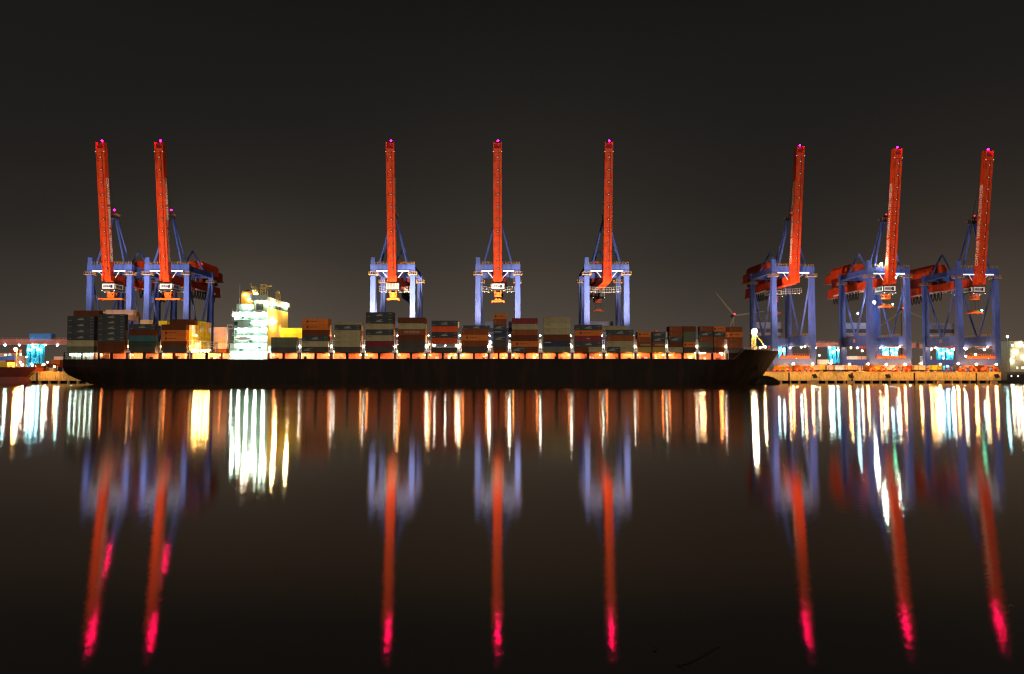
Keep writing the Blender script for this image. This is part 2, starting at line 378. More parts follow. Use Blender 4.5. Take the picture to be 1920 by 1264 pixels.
    obj('upper_beam', shared('ub', m), t); obj('upper_beam', CACHE['ub'], t, (0,25,-.2))
    obj('upper_railing', shared('ur', lambda: railing([(-S+1,-.8,56.2),(S+1,-.8,56.2)], 1.2).mesh('upper_railing', tan)), t)
    obj('leg_head', shared('lh', lambda: MB().taper((0,0,56.2),(2.3,1.7),(0,0,59.9),(2.1,1.6)).mesh('leg_head', blue)), t, (-S,0,0))
    obj('sill_beam', shared('sb', lambda: MB().box(-11.6,11.6,-1.05,1.05,3.6,7.2).mesh('sill_beam', blue)), t); obj('sill_beam', CACHE['sb'], t, (0,25,0))
    obj('portal_beam', shared('pb', lambda: MB().box(-S+.8,S-.8,24.2,25.8,14.4,19.2).mesh('portal_beam', blue)), t)
    eh = obj('electrical_house', shared('eh', lambda: MB().box(-7.8,7.8,26.2,31.0,21.6,28.2).box(-8.0,8.0,26.0,31.2,28.2,28.5).box(-8.2,8.2,25.85,31.4,21.2,21.6).mesh('electrical_house', lbluep)), t)
    obj('window_band', shared('ehw', lambda: MB().box(-7.4,7.4,26.08,26.19,22.6,24.9).mesh('window_band', dgrey)), eh)
    g = MB().box(-7.4,7.4,-1.6,-1.2,7.3,8.3); 
    obj('gangway', shared('gw', lambda: railing([(-7.6,-1.9,7.3),(7.6,-1.9,7.3)],2.2,1.2).box(-7.8,7.8,-2.0,-1.1,7.2,8.5).mesh('gangway', orange)), t)
    # apex
    ap = obj('apex_head', shared('ah', lambda: MB().box(-1.6,1.6,.8,3.4,81.2,82.6).box(-1.1,1.1,.3,3.6,82.6,83.6).tube((-.5,1.2,83.6),(.5,1.2,83.6),1.0,12).mesh('apex_head', dgrey)), t)
    obj('apex_railing', shared('ar', lambda: railing([(-2.2,.2,82.2),(2.2,.2,82.2),(2.2,4,82.2),(-2.2,4,82.2)],1.2,1.1).mesh('apex_railing', tan)), t)
    lamp(t, 'beacon', (.6, 1.2, 85.4), .36, g_beacon if beacon == 'bright' else g_beacon2)
    # boom, raised; its own frame has z along the boom
    bo = obj('boom', shared('boom', lambda: MB().box(-1.75,1.75,-1.0,1.2,3.2,66.0).box(-2.12,-1.75,-1.35,1.5,1.5,69.2).box(1.75,2.12,-1.35,1.5,1.5,69.2)
            .box(-1.5,-1.2,-1.12,-1.0,4,65).mesh('boom', red)), t, (0,-1.7,48.6), (BOOM_A,0,0))
    obj('boom_tip', shared('btip', lambda: MB().taper((0,.1,66.0),(3.4,2.0),(0,.6,69.0),(3.2,1.0)).mesh('boom_tip', redd)), bo)  # dark red puts the shade of the recessed tip into its colour
    obj('boom_foot', shared('bfoot', lambda: MB().box(-1.6,1.6,-.8,1.2,-.6,3.2).box(-2.4,-1.7,-1.6,1.9,-1.2,1.5).box(1.7,2.4,-1.6,1.9,-1.2,1.5).box(-1.62,-1.2,-1.2,-.8,.2,3.0).box(1.2,1.62,-1.2,-.8,.2,3.0).mesh('boom_foot', red)), bo)
    dm = shared('dot', lambda: MB().ball((0,0,0), .2, 8, 6).mesh('boom_lamp', g_dot)); hm = shared('doth', lambda: MB().tube((0,.05,-.1),(.0,.42,-.1),.46,8).mesh('lamp_housing', dgrey))
    for i in range(10):
        o = obj('boom_lamp', dm, bo, (.15, -1.42, 5.2+i*6.25)); obj('lamp_housing', hm, o)
    for sx in (-1, 1): obj('boom_lamp', dm, bo, (sx*2.1, -1.5, 64.3))
    obj('cable_tray', shared('ctray', lambda: MB().box(.72,1.0,-1.16,-1.0,3.4,64).mesh('cable_tray', redd)), bo)
    def plates():
        q = MB()
        for k in range(15):
            z = 5.0+k*4.2; q.box(-1.74,.7,-1.045,-1.0,z,z+.16).box(1.02,1.74,-1.045,-1.0,z,z+.16)
        return q.mesh('stiffener', redd)
    obj('stiffener', shared('plates', plates), bo)
    lamp(bo, 'beacon', (.3, .3, 70.1), .38, g_beacon)
    tm = text_mesh('CONTAINER TERMINAL ALTENWERDER', 2.55, letm, .05)
    M1 = Matrix(((0,0,1),(0,1,0),(-1,0,0)))   # right side: reads downwards
    o = obj('lettering', tm, bo); o.matrix_local = Matrix.Translation((2.16,.1,30.0)) @ Matrix(((0,0,1,0),(0,1,0,0),(-1,0,0,0),(0,0,0,1)))
    o = obj('lettering', tm, bo); o.matrix_local = Matrix.Translation((-2.16,.1,30.0)) @ Matrix(((0,0,-1,0),(0,1,0,0),(1,0,0,0),(0,0,0,1)))
    for o in [c for c in bo.children if c.name.startswith('lettering')]: o.scale = (43/ (tm.vertices and (max(v.co.x for v in tm.vertices)-min(v.co.x for v in tm.vertices))), 1, 1)
    # girder behind the boom
    gi = obj('girder', shared('girder', lambda: MB().box(-1.8,1.8,-1.0,54.0,47.2,51.2).box(-2.1,2.1,-.9,53.9,46.8,47.2).box(-2.05,2.05,47,54.2,45.4,46.8).mesh('girder', red)), t)
    br = MB()
    for sx in (-1,1):
        for k in range(12): br.box(sx*2.1-.25, sx*2.1+.25, 24.5+k*1.95, 24.5+k*1.95+1.45, 46.3, 47.1)
    obj('festoon_rail', shared('frail', lambda: br.mesh('festoon_rail', whitep)), gi)
    def fest():
        q = MB()
        for k in range(9):
            y0 = 25.5+k*2.9; q.path([(0, y0+2.3*u, 46.6-4.6*(1-(2*u-1)**2)**.6) for u in [i/12 for i in range(13)]], .27, 6)
        return q.mesh('festoon_cable', cablem)
    obj('festoon_cable', shared('fest', fest), gi)
    obj('girder_railing', shared('grl', lambda: railing([(2.0,2,51.2),(2.0,53,51.2)],1.2,2.2).mesh('girder_railing', lgrey)), gi)
    mh = obj('machinery_house', shared('mh', lambda: MB().prism([(-4.6,56.4),(4.6,56.4),(4.6,61.5),(3.4,63.0),(-3.4,63.0),(-4.6,61.5)],27,46).mesh('machinery_house', red)), t)
    obj('machinery_base', shared('mhb', lambda: MB().box(-4.2,4.2,27.3,45.7,51.3,56.4).mesh('machinery_base', redd)), t)
    obj('counterweight', shared('cw', lambda: MB().prism([(-3.4,55.0),(3.4,55.0),(3.4,59.3),(2.6,60.2),(-2.6,60.2),(-3.4,59.3)],46.6,53.8).box(-3.9,3.9,46.5,54.6,54.6,55.0).mesh('counterweight', red)), t)
    # trolley with cabin and signs
    tr = obj('trolley', shared('trol', lambda: MB().box(-3.5,3.5,-1.5,5.2,42.9,46.3).box(-3.7,3.7,-1.7,5.4,42.6,42.9).mesh('trolley', dgrey)), t, (0,trolley_y,0))
    if sign:
        for (mx, nm) in ((Matrix.Translation((0,-1.52,44.6)) @ Matrix.Rotation(R(90),4,'X'), 'f'),
                         (Matrix.Translation((3.52,1.9,44.6)) @ Matrix.Rotation(R(90),4,'Z') @ Matrix.Rotation(R(90),4,'X'), 'r'),
                         (Matrix.Translation((-3.52,1.9,44.6)) @ Matrix.Rotation(R(-90),4,'Z') @ Matrix.Rotation(R(90),4,'X'), 'l')):
            s = obj('sign_frame', shared('sframe', lambda: MB().box(-3.1,3.1,-1.25,-.9,0,.1).box(-3.1,3.1,.9,1.25,0,.1).box(-3.1,-2.75,-.9,.9,0,.1).box(2.3,3.1,-.9,.9,0,.1).mesh('sign_frame', whitep)), tr); s.matrix_local = mx
            p = obj('sign_panel', shared('spanel', lambda: MB().box(-2.75,1.15,-.9,.9,.0,.04).mesh('sign_panel', lgrey)), s)
            obj('logo', shared('slogo', lambda: MB().box(1.15,2.3,-.9,.9,0,.05).mesh('logo', navyp)), s)
            x = obj('lettering', text_mesh('HHLA', 1.5, navyp, .03), s, (-.8,0,.06))
    else:
        for k in range(9):
            obj('louvre', shared('louv', lambda: MB().box(-.16,.16,-1.62,-1.5,43.1,46.1).mesh('louvre', lgrey)), tr, (-3.1+k*.78,0,0))
    for sx in (-1,1):
        lamp(tr, 'lamp', (sx*3.2,-1.6,42.3), .15, g_small)
    def hoist():
        q = MB()
        for x in (-1.5, 1.5):
            for y in (.6, 3.0): q.box(x-.2,x+.2,y-.2,y+.2,39.6,42.6)
        q.box(-1.9,1.9,.3,3.3,41.2,41.7).box(-1.7,1.7,.35,3.25,39.4,40.1).box(-.7,.9,-.2,.3,40.2,41.6)
        return q.mesh('hoist_frame', orange)
    obj('hoist_frame', shared('hoist', hoist), tr)
    rp = MB()
    for x in (-1.2,1.2):
        for y in (.8,2.8): rp.tube((x,y,39.5),(x,y,spread_z+1.4),.07,4)
    if spread_z < 37: rp.build('hoist_rope', cablem, tr)
    def spr():
        h = spread_l/2; q = MB().box(-h,h,.2,.8,0,.55).box(-h,h,2.9,3.5,0,.55)
        for x in (-h, h-.5): q.box(x,x+.5,.81,2.89,-.1,.5).box(x-.02,x+.52,.1,.5,-.35,0).box(x-.02,x+.52,3.2,3.6,-.35,0)
        q.box(-1.7,1.7,.6,3.1,.56,1.2)
        for x in (-.9,.9): q.tube((x,.7,1.25),(x,3.0,1.25),.45,10)
        return q.mesh('spreader', orange)
    sp = obj('spreader', shared(('spr', spread_l), spr), tr, (0,0,spread_z))
    if green: lamp(sp, 'lamp', (spread_l/2-.8,0,1.4), .4, g_green)
    # maintenance walkway slung between the waterside legs
    def slung():
        q = MB(); n = 14
        zz = lambda u: 43.2-.7*(1-(2*u-1)**2)
        pts = [(-S+1.6+(2*S-3.2)*i/n, .5, zz(i/n)) for i in range(n+1)]
        q.path(pts, .11, 5); q.path([(x,y,z+2.6) for x,y,z in pts], .07, 5); q.path([(x,y,z+1.3) for x,y,z in pts], .05, 5)
        for p in pts: q.tube(p, (p[0],p[1],p[2]+2.6), .05, 4)
        return q.mesh('slung_walkway', lgrey)
    sw = obj('slung_walkway', shared('slung', slung), t, (0,6.5,0))
    for x in (-7.2,-5.0,5.0,7.2): lamp(sw, 'lamp', (x,.2,42.6), .14, g_small)
    def reel():
        q = MB(); 
        for k in range(18):
            a0 = 2*math.pi*k/18; a1 = 2*math.pi*(k+1)/18
            q.tube((2.2*math.cos(a0),0,2.2*math.sin(a0)),(2.2*math.cos(a1),0,2.2*math.sin(a1)),.3,6)
            if k%3 == 0: q.tube((0,0,0),(2.2*math.cos(a0),0,2.2*math.sin(a0)),.16,5)
        q.tube((0,-.6,0),(0,.6,0),.8,10)
        return q.mesh('cable_reel', red)
    obj('cable_reel', shared('reel', reel), t, (-6.6, 11.5, 15.2))
    if wheels:  # unseen lamps added below the tie beams to brighten bogies and quay
        for x, y in ((-8.6,4),(8.6,4),(-8.6,20),(8.6,20)): lamp(t, 'portal_fill_lamp', (x, y, 13.6), .3, g_portal_fill)
    for (x,y,z,r) in lamps: lamp(t, 'floodlight', (x,y,z), r, g_bright)
    for (x,y,z,r) in extra: lamp(t, 'floodlight', (x,y,z), r, g_cyan)
    return t
G = [
 crane('blue crane with raised red boom above the ship\'s stern, leftmost of the eight cranes', -210.4, 320, 0, 0, 38.0, 12.6, beacon='bright'),
 crane('blue crane with raised red boom and red machinery house above the yellow lit wall', -180.4, 320, 0, 0, 38.0, 12.6, beacon='bright'),
 crane('pale lavender crane with plain louvred trolley, first one ahead of the white ship house', -62.3, 320, 0, 0, 38.0, 6.3, sign=False),
 crane('pale lavender crane seen straight on with its sign centred, behind the tall narrow container stack', -7.4, 320, 0, 0, 36.8, 6.6),
 crane('lavender crane with trolley run far back, last of three over the moored ship deck', 49.5, 320, 0, 30, 34.6, 6.0, sign=False),
 crane('purple lit crane beside the bright bow lamp, its signed trolley parked far back', 149.6, 326, R(3), 19, 33, 6.0, lamps=((2.6,34,47.6,.42),), wheels=True),
 crane('blue crane with three glaring white floodlights, middle of the three cranes beyond the bow', 202.4, 329, R(3), 0, 35.0, 6.6, lamps=((-4.6,-1.6,57.8,.5),(2.9,-1.9,50.6,.42),(-6.4,2.0,37.6,.62)), wheels=True, green=True, extra=((-3,22,33.5,.42),(5,21,33.5,.42))),
 crane('dark blue crane with a green lit hanging spreader, rightmost of the eight cranes', 252.6, 332, R(3), 0, 32.0, 6.6, beacon='dim', wheels=True, green=True),
]
# ------------------------------------------------------------------ container ship
SY = 274.5                     # outer side of the hull
ship = thing('container_ship', 'long black hulled container ship moored at the quay with white lit bridge tower', 'ship', (0, SY, 0))
def sx_(px, dY=0.0): return PX(px, SY+dY)
BEAM = 40.0; CL = BEAM/2
XS, XB = P(117.5, 690, SY).x, 118.0
def stem(z): return 117.5+max(z, 0)*.70
def sternx(z): return XS+ (0 if z > 5 else (5-z)**1.55*.85)
def halfb(X, z):
    h = 20.0
    xb = 72+max(0, z)*.9
    if X > xb:
        u = min(1, (X-xb)/max(.1, stem(z)-xb)); p = 1.9+.05*max(z, 0); h = 20*(1-u**p)
    if X < -150:
        u = (-150-X)/(-150-XS+1e-6); k = max(0, (7-z)/9); h = 20*(1-.55*k*min(1, u)**2)
    return max(h, .05)
def hull():
    m = MB(); zs = [-2, 0, 1.5, 3, 4.5, 6, 8, 10, 11.5]; n = 70; rows = []
    for side in (-1, 1):
        grid = []
        for z in zs:
            row = []
            for i in range(n+1):
                s = i/n; s = s if s < .7 else s
                X = sternx(z)+(stem(z)-sternx(z))*s
                row.append((X, CL+side*halfb(X, z), z))
            grid.append(row)
        b = len(m.v); m.v += [p for r in grid for p in r]
        for j in range(len(zs)-1):
            for i in range(n):
                q = (b+j*(n+1)+i, b+j*(n+1)+i+1, b+(j+1)*(n+1)+i+1, b+(j+1)*(n+1)+i)
                m.f.append(q if side < 0 else q[::-1])
        rows.append(b)
    b0, b1 = rows; K = len(zs)-1
    for i in range(n): m.f.append((b0+K*(n+1)+i, b0+K*(n+1)+i+1, b1+K*(n+1)+i+1, b1+K*(n+1)+i))
    for j in range(K): m.f.append((b0+j*(n+1), b0+(j+1)*(n+1), b1+(j+1)*(n+1), b1+j*(n+1)))
    return m
hull().build('hull', hullm, ship)
def foc():
    m = MB(); zs = [11.45, 13, 14.5, 15.9]; n = 24; rows = []
    for side in (-1,1):
        b = len(m.v)
        for z in zs:
            for i in range(n+1):
                X = 100+(z-11.5)*1.2+(stem(z)-100-(z-11.5)*1.2)*i/n; m.v.append((X, CL+side*(halfb(X, z)+.02), z))
        for j in range(3):
            for i in range(n):
                q = (b+j*(n+1)+i, b+j*(n+1)+i+1, b+(j+1)*(n+1)+i+1, b+(j+1)*(n+1)+i); m.f.append(q if side < 0 else q[::-1])
        rows.append(b)
    b0,b1 = rows
    for i in range(n): m.f.append((b0+2*(n+1)+i, b0+2*(n+1)+i+1, b1+2*(n+1)+i+1, b1+2*(n+1)+i))
    for j in range(3): m.f.append((b0+j*(n+1), b0+(j+1)*(n+1), b1+(j+1)*(n+1), b1+j*(n+1)))
    return m
foc().build('forecastle', hullm, ship)
def bulb():
    m = MB(); n = 10; rings = [(116, 2.0, 1.0), (119, 2.6, .9), (122, 2.5, .9), (125, 2.0, .8), (127.5, 1.2, .5), (128.6, .3, .2)]
    vs = []; 
    for (x, r, zc) in rings:
        for i in range(n): a = 2*math.pi*i/n; vs.append((x, CL+r*.8*math.cos(a), zc+r*math.sin(a)*1.35))
    fs = [(k*n+i, k*n+(i+1)%n, (k+1)*n+(i+1)%n, (k+1)*n+i) for k in range(len(rings)-1) for i in range(n)]+[tuple(range(n-1,-1,-1)), tuple(range(len(vs)-n, len(vs)))]
    return m.add(vs, fs)
bulb().build('bulbous_bow', hullm, ship)
# deck sides: coaming wall, pillars and longitudinal rail that carry the outboard stacks
ZD, ZC = 11.5, 14.6
STERN_X, FOR_X = XS+1.2, 99
def coaming(x0, x1): return MB().box(x0, x1, 4.2, BEAM-4.2, ZD, ZC-.15)
HX0, HX1 = sx_(427), sx_(503)          # ends of the white house
coaming(XS+18, HX0-1).build('hatch_coaming', coamm, ship); coaming(HX1+1.5, 84).build('hatch_coaming', coamm, ship)
MB().box(84.4, 98, 8, BEAM-8, ZD, ZC-.15).build('hatch_coaming', coamm, ship)
MB().box(XS+16, HX0, .55, 1.15, ZC-.42, ZC-.06).box(XS+16, HX0, -.02, .08, ZD, ZD+.28).build('side_rail', hullm, ship)
MB().box(HX1, 82, .55, 1.15, ZC-.42, ZC-.06).box(HX1, 82, -.02, .08, ZD, ZD+.28).build('side_rail', hullm, ship)
pil = shared('pillar', lambda: MB().box(-.42,.42,.1,1.2,ZD,ZC-.43).mesh('deck_pillar', hullm))
pilw = shared('pillarw', lambda: MB().box(-.34,.34,.1,1.2,ZD,ZC-.43).mesh('deck_pillar', deckm))
# bays of the deck: photo x of the front face of each 40-foot bay
BAYS = [(180,236),(240,299),(301,349),(361,412),(506,556),(566,616),(625,676),(684,737),(744,797),(803,857),(863,914),(919,951),(960,1009),(1019,1070),(1076,1130),(1135,1189),(1195,1248),(1255,1306),(1311,1361)]
for (a, b) in BAYS:
    xa, xb = sx_(a), sx_(b); xm = (xa+xb)/2
    obj('deck_pillar', pil, ship, (xm, 0, 0))
    obj('deck_pillar', pilw, ship, (xa-.7, 0, 0)); obj('deck_pillar', pilw, ship, (xb+.7, 0, 0))
    for x, sg in ((xa+1.6, 1), (xb-1.6, -1)):
        if random.random() < .8: lamp(ship, 'deck_lamp', (x-sg*random.uniform(.5,1.2), 2.2, 13.55), random.choice((.2,.26,.3)), random.choice((g_end, g_end, g_sod)))
        obj('deck_lamp', (lambda q, gm: shared(('fix', q), lambda: MB().box(-q,q,1.35,1.5,ZC-.36,ZC-.2).mesh('deck_lamp', gm)))(*random.choice(((.9, g_fix), (1.3, g_fix), (1.5, g_fixw), (.7, g_fixr)))), ship, (x, 0, 0))
    for k in range(3):                                    # lockers, reels and hatch gear standing in the passage
        xx = random.uniform(xa+.5, xb-.5); hh = random.uniform(.7, 1.7); ww = random.uniform(.3, .8)
        obj('deck_locker', MB().box(xx-ww, xx+ww, 2.6, 3.6, ZD, ZD+hh).mesh('deck_locker', random.choice((deckm, coamm, darkm, whitep))), ship)
def lash():
    m = MB()
    for y in (1.2, 9, 17, 25, 33): m.box(-.5,-.3,y,y+.3,ZD,20.2).box(.3,.5,y,y+.3,ZD,20.2)
    for z in (15.4, 18.0, 20.2): m.box(-.62,.62,1.1,34,z,z+.14)
    for z in (16.5, 19.1): m.box(-.6,-.55,1.15,34,z,z+.08).box(.55,.6,1.15,34,z,z+.08)
    m.box(-.9,.9,.6,1.19,ZD,15.38)
    return m.mesh('lashing_bridge', whitep)
LB = [238.5, 300, 355, 561, 620.5, 680.5, 740.5, 800, 860, 917, 955.5, 1014, 1073, 1132.5, 1192, 1251.5, 1308.5, 1363]
for i, px in enumerate(LB):
    x = sx_(px); lb = obj('lashing_bridge', shared('lash', lash), ship, (x, 0, 0))
    big = px in (860, 917, 955.5, 800)
    lamp(lb, 'lamp', (-.2, .85, 17.3), .34 if big else .2, g_white if px > 500 else g_sod)
    lamp(lb, 'lamp', (.2, 4.5, 15.0), .24, g_white if px > 500 else g_sod)
    lamp(lb, 'lamp', (0, 8, 18.6), .24, g_sod)
    lamp(lb, 'lamp', (0, 6.0, 22.5), .22, g_gap if px < 900 else g_white)
# stern mooring deck, brightly lit
MB().box(XS+1.5, XS+15.5, 3.0, BEAM-2, ZD, ZC-.1).build('mooring_deck_wall', paint('mooring_wall', (.32,.3,.25), .6, .4, .8, (.12,.08,.05), .7), ship)
MB().box(XS+.2, XS+16, .1, 2.9, ZC-.12, ZC).box(XS+.2, XS+.8, .1, .6, ZD, ZC-.12).box(XS+8, XS+8.5, .1, .6, ZD, ZC-.12).box(XS+15.4, XS+16, .1, 1.0, ZD, ZC-.12).build('mooring_deck_cover', hullm, ship)
for i in range(6): lamp(ship, 'stern_lamp', (XS+2+i*2.3, 1.9, 13.7), .2, g_mint)
rl = railing([(XS+.5,.1,ZD),(XS+15,.1,ZD)],1.1,1.6); rl.build('stern_railing', lgrey, ship)
for (a,b) in ((XS+4,XS+5.2),(XS+9,XS+10.4)):
    MB().tube(((a+b)/2,.9,ZD),((a+b)/2,.9,ZD+1.1),.35,10).build('bollard', deckm, ship)
# ---- accommodation house
hx0, hx1 = P(438, 630, SY+1.5).x, P(500.5, 630, SY+1.5).x
z1 = PZ(584.5, SY+1.5); z2 = PZ(557, SY+1.5)
xm = P(475, 570, SY+1.5).x
HY1 = 27.0
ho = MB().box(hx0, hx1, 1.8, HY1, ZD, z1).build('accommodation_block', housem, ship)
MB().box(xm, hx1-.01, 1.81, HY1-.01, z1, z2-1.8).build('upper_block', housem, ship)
wing = MB().box(xm-.4, hx1+.5, .2, HY1+1.5, z2-1.8, z2).box(xm-.2, hx1+.3, .05, .2, z2-.2, z2+.9); wing.build('bridge_wing', housem, ship)
bw = MB()
for k in range(14): bw.box(hx1, hx1+.06, 3+k*1.7, 4.3+k*1.7, z2-4.4, z2-2.8)
bw.build('bridge_windows', tealw, ship)
# house front skin, its yellow sodium light put into the colour
MB().box(hx1+.003, hx1+.05, 1.82, HY1-.02, ZC, z2-4.6).build('front_wall', cream_tintm, ship)
MB().box(P(480,575,SY+1.5).x, P(494,575,SY+1.5).x, 1.6, 1.79, PZ(582, SY+1.5), PZ(568.5, SY+1.5)).build('side_screen', dgrey, ship)
sf = MB(); xa, xb, za, zb = P(480,575,SY+1.5).x, P(494,575,SY+1.5).x, PZ(582, SY+1.5), PZ(568.5, SY+1.5)
sf.box(xa-.3,xa,1.5,1.8,za-.3,zb+.3).box(xb,xb+.3,1.5,1.8,za-.3,zb+.3).box(xa,xb,1.5,1.8,zb,zb+.3).box(xa,xb,1.5,1.8,za-.3,za); sf.build('screen_frame', cream_tintm, ship)
# decks: slab, railing and lamps per level
levels = [z1-.1, PZ(600, SY), PZ(614, SY), PZ(628.5, SY), PZ(643.5, SY), PZ(658, SY)]
for k, z in enumerate(levels):
    ext = 1.2 if k > 3 else 0
    d = obj('deck_level', MB().box(hx0-ext-.2, hx1+.15, .2, 1.79, z-.16, z).mesh('deck_level', housem), ship)
    railing([(hx0-ext,.28,z),(hx1,.28,z)], 1.1, 1.5).build('railing', lgrey, d)
    for i, px in enumerate((447, 461, 477, 493)):
        if (k, i) in ((1, 0), (1, 1)): continue
        lamp(d, 'lamp', (PX(px, SY)+random.uniform(-.4,.4), .55, z-.75), .36 if k < 4 else .42, g_mint)
for (px, py, w_, h_) in ((442, 607, 1.6, 1.7), (442, 622, .6, 1.3), (470, 640, 1.2, .8), (452, 656, 1.4, .7), (486, 652, 1.5, .7), (455, 595, .8, .9), (468, 609, .7, .9)):
    p = P(px, py, SY+1.6); MB().box(p.x-w_/2, p.x+w_/2, 1.72, 1.79, p.z-h_/2, p.z+h_/2).build('window', tealw, ship)
st = MB()
for k in range(4):
    za, zb = levels[k+1], levels[k]; xa = hx0+(2.2 if k%2 else 8.6); xb = hx0+(8.6 if k%2 else 2.2)
    st.tube((xa,.7,za),(xb,.7,zb-.2),.12,5).tube((xa,.7,za+.9),(xb,.7,zb+.7),.06,5)
st.build('stairway', lgrey, ship)
# funnel behind, orange, with a small emblem
fx0, fx1 = P(452, 560, SY+8).x, P(475, 560, SY+8).x; fz = PZ(547, SY+8)
MB().box(fx0, fx1, 8, 20, z1, fz-.6).box(fx0+.2, fx1-.2, 8.2, 19.8, fz-.6, fz).build('funnel', funnelm, ship)
MB().box(fx0+1.5, fx0+2.4, 10, 12, fz, fz+1.1).tube((fx0+3.6,12,fz),(fx0+3.6,12,fz+1.4),.5,10).build('exhaust_pipe', dgrey, ship)
MB().prism([(fx1-2.3,fz-3.2),(fx1-.7,fz-3.2),(fx1-.5,fz-1.6),(fx1-1.5,fz-1.2)],7.93,7.99).build('funnel_emblem', paint('emblem_blue', (.15,.2,.6)), ship)
MB().box(fx0+.2, xm-.45, 3, 7.9, z1, PZ(570, SY+3)).build('funnel_casing', housem, ship)
for (px, py, dY) in ((458, 575, 2.6), (470, 576, 2.6), (466, 562, 7.2), (459, 553, 7.2)):
    p = P(px, py, SY+dY); lamp(ship, 'house_lamp', (p.x, dY, p.z), .3, g_mint if dY < 5 else g_white)
# wing lamps under bridge
for px in (482, 490, 499): 
    p = P(px, 561, SY); lamp(ship, 'house_lamp', (p.x, .4, z2-2.1), .3, g_mint)
# front floods
for (px, py, Y) in ((510, 570, 281), (528.5, 573, 297), (505, 603, 282)):  # last entry is an added lamp that brightens the yellow containers
    p = P(px, py, Y); lamp(ship, 'house_floodlight', (hx1+1.3, Y-SY, p.z), .55, g_houseflood)
    MB().box(hx1+.05, hx1+1.3, Y-SY-.1, Y-SY+.1, p.z+.5, p.z+.7).build('lamp_arm', lgrey, ship)
# masts and aerials
def lattice(m, x, y, z0, z1, w, r=.1):
    for a, b in ((-1,-1),(1,-1),(1,1),(-1,1)): m.tube((x+a*w,y+b*w,z0),(x+a*w*.7,y+b*w*.7,z1),r,5)
    k = int((z1-z0)/1.3)
    for i in range(k):
        za = z0+(z1-z0)*i/k; zb = z0+(z1-z0)*(i+1)/k; s = -1 if i%2 else 1
        m.tube((x-s*w,y-w,za),(x+s*w,y-w,zb),r*.7,4); m.tube((x-w,y-w,zb),(x+w,y-w,zb),r*.7,4); m.tube((x-w,y+s*w,za),(x-w,y-s*w,zb),r*.7,4)
    return m
p = P(495, 545, SY+8); m = MB(); lattice(m, p.x, 8, z2, PZ(535, SY+8), 1.3, .16); m.box(p.x-1.6,p.x+1.8,6.6,9.4,PZ(541,SY+8),PZ(541,SY+8)+.2).box(p.x+.6,p.x+3.6,7.8,8.2,PZ(537,SY+8),PZ(536,SY+8)).box(p.x-1.2,p.x+1.0,7.2,8.8,PZ(535,SY+8),PZ(533.6,SY+8)); m.build('radar_mast', cream_tintm, ship)
p = P(478, 545, SY+9); m = MB(); lattice(m, p.x, 9, z2, PZ(538, SY+9), .9, .13); m.tube((p.x-1.5,9,PZ(540,SY+9)),(p.x-1.9,9,PZ(531.5,SY+9)),.12,5).box(p.x-1.6,p.x+1.6,8,10,PZ(545,SY+9),PZ(545,SY+9)+.18); m.build('signal_mast', cream_tintm, ship)
p = P(515, 550, SY+18); m = MB(); lattice(m, hx1-1.5, 18, z2, PZ(549, SY+18), .9, .13); m.ball((hx1-1.5, 18, PZ(548.5, SY+18)), .9, 10, 7); m.build('satellite_mast', cream_tintm, ship)
p = P(449.6, 556, SY+3); MB().tube((p.x,3,z1),(p.x,3,PZ(533,SY+3)),.11,6).build('aerial', lgrey, ship)
p = P(522, 620, SY+14); MB().tube((hx1+1.2,14,ZC),(hx1+1.2,14,PZ(610,SY+14)),.9,10).build('crane_post', coamm, ship)
p = P(431, 612, SY+.5); MB().box(p.x-1.4,hx0,.3,1.2,PZ(617,SY+.5),PZ(616,SY+.5)).tube((p.x-1.2,.7,PZ(650,SY)),(p.x-1.2,.7,PZ(609,SY)),.22,6).tube((p.x-1.2,.7,PZ(609,SY)),(p.x+1.4,.7,PZ(609.5,SY)),.2,6).build('davit', whitep, ship)
p = P(440, 591, SY+1); lamp(ship, 'house_lamp', (p.x-.4, .8, p.z), .55, g_mint)
def boat():
    m = MB(); vs=[]; n=9
    for i in range(n):
        u = i/(n-1); w_ = math.sin(math.pi*(.06+.88*u))**.6
        for a in range(10):
            t = 2*math.pi*a/10; vs.append((u*7-3.5, .9*w_*math.cos(t), 1.15*w_*math.sin(t)))
    fs = [(k*10+i,k*10+(i+1)%10,(k+1)*10+(i+1)%10,(k+1)*10+i) for k in range(n-1) for i in range(10)]+[tuple(range(9,-1,-1)), tuple(range((n-1)*10,n*10))]
    return m.add(vs, fs)
p = P(458, 635, SY); boat().build('lifeboat', whitep, ship, (p.x, -.35, p.z))
# lower house extension and bright deck
MB().box(HX0, hx0-.02, 2.2, 30, ZD, PZ(645, SY+2)).build('lower_house', housem, ship)
MB().box(hx1+.06, HX1+.6, 2.2, 20, ZD, PZ(648, SY+2)).build('lower_house', housem, ship)
for px in (433, 447, 462, 477, 492): lamp(ship, 'house_lamp', (PX(px, SY), .3, PZ(664, SY)), .3, g_mint)
for px in (365, 371, 378, 385, 391): lamp(ship, 'bay_floodlight', (PX(px, SY+2), 1.6, PZ(658.5, SY+2)), .36, glow('bay_flood', (1,.56,.16), 620))
MB().box(PX(361,SY+2), PX(396,SY+2), 1.9, 2.2, PZ(657,SY+2), PZ(656,SY+2)).build('flood_bar', lgrey, ship)
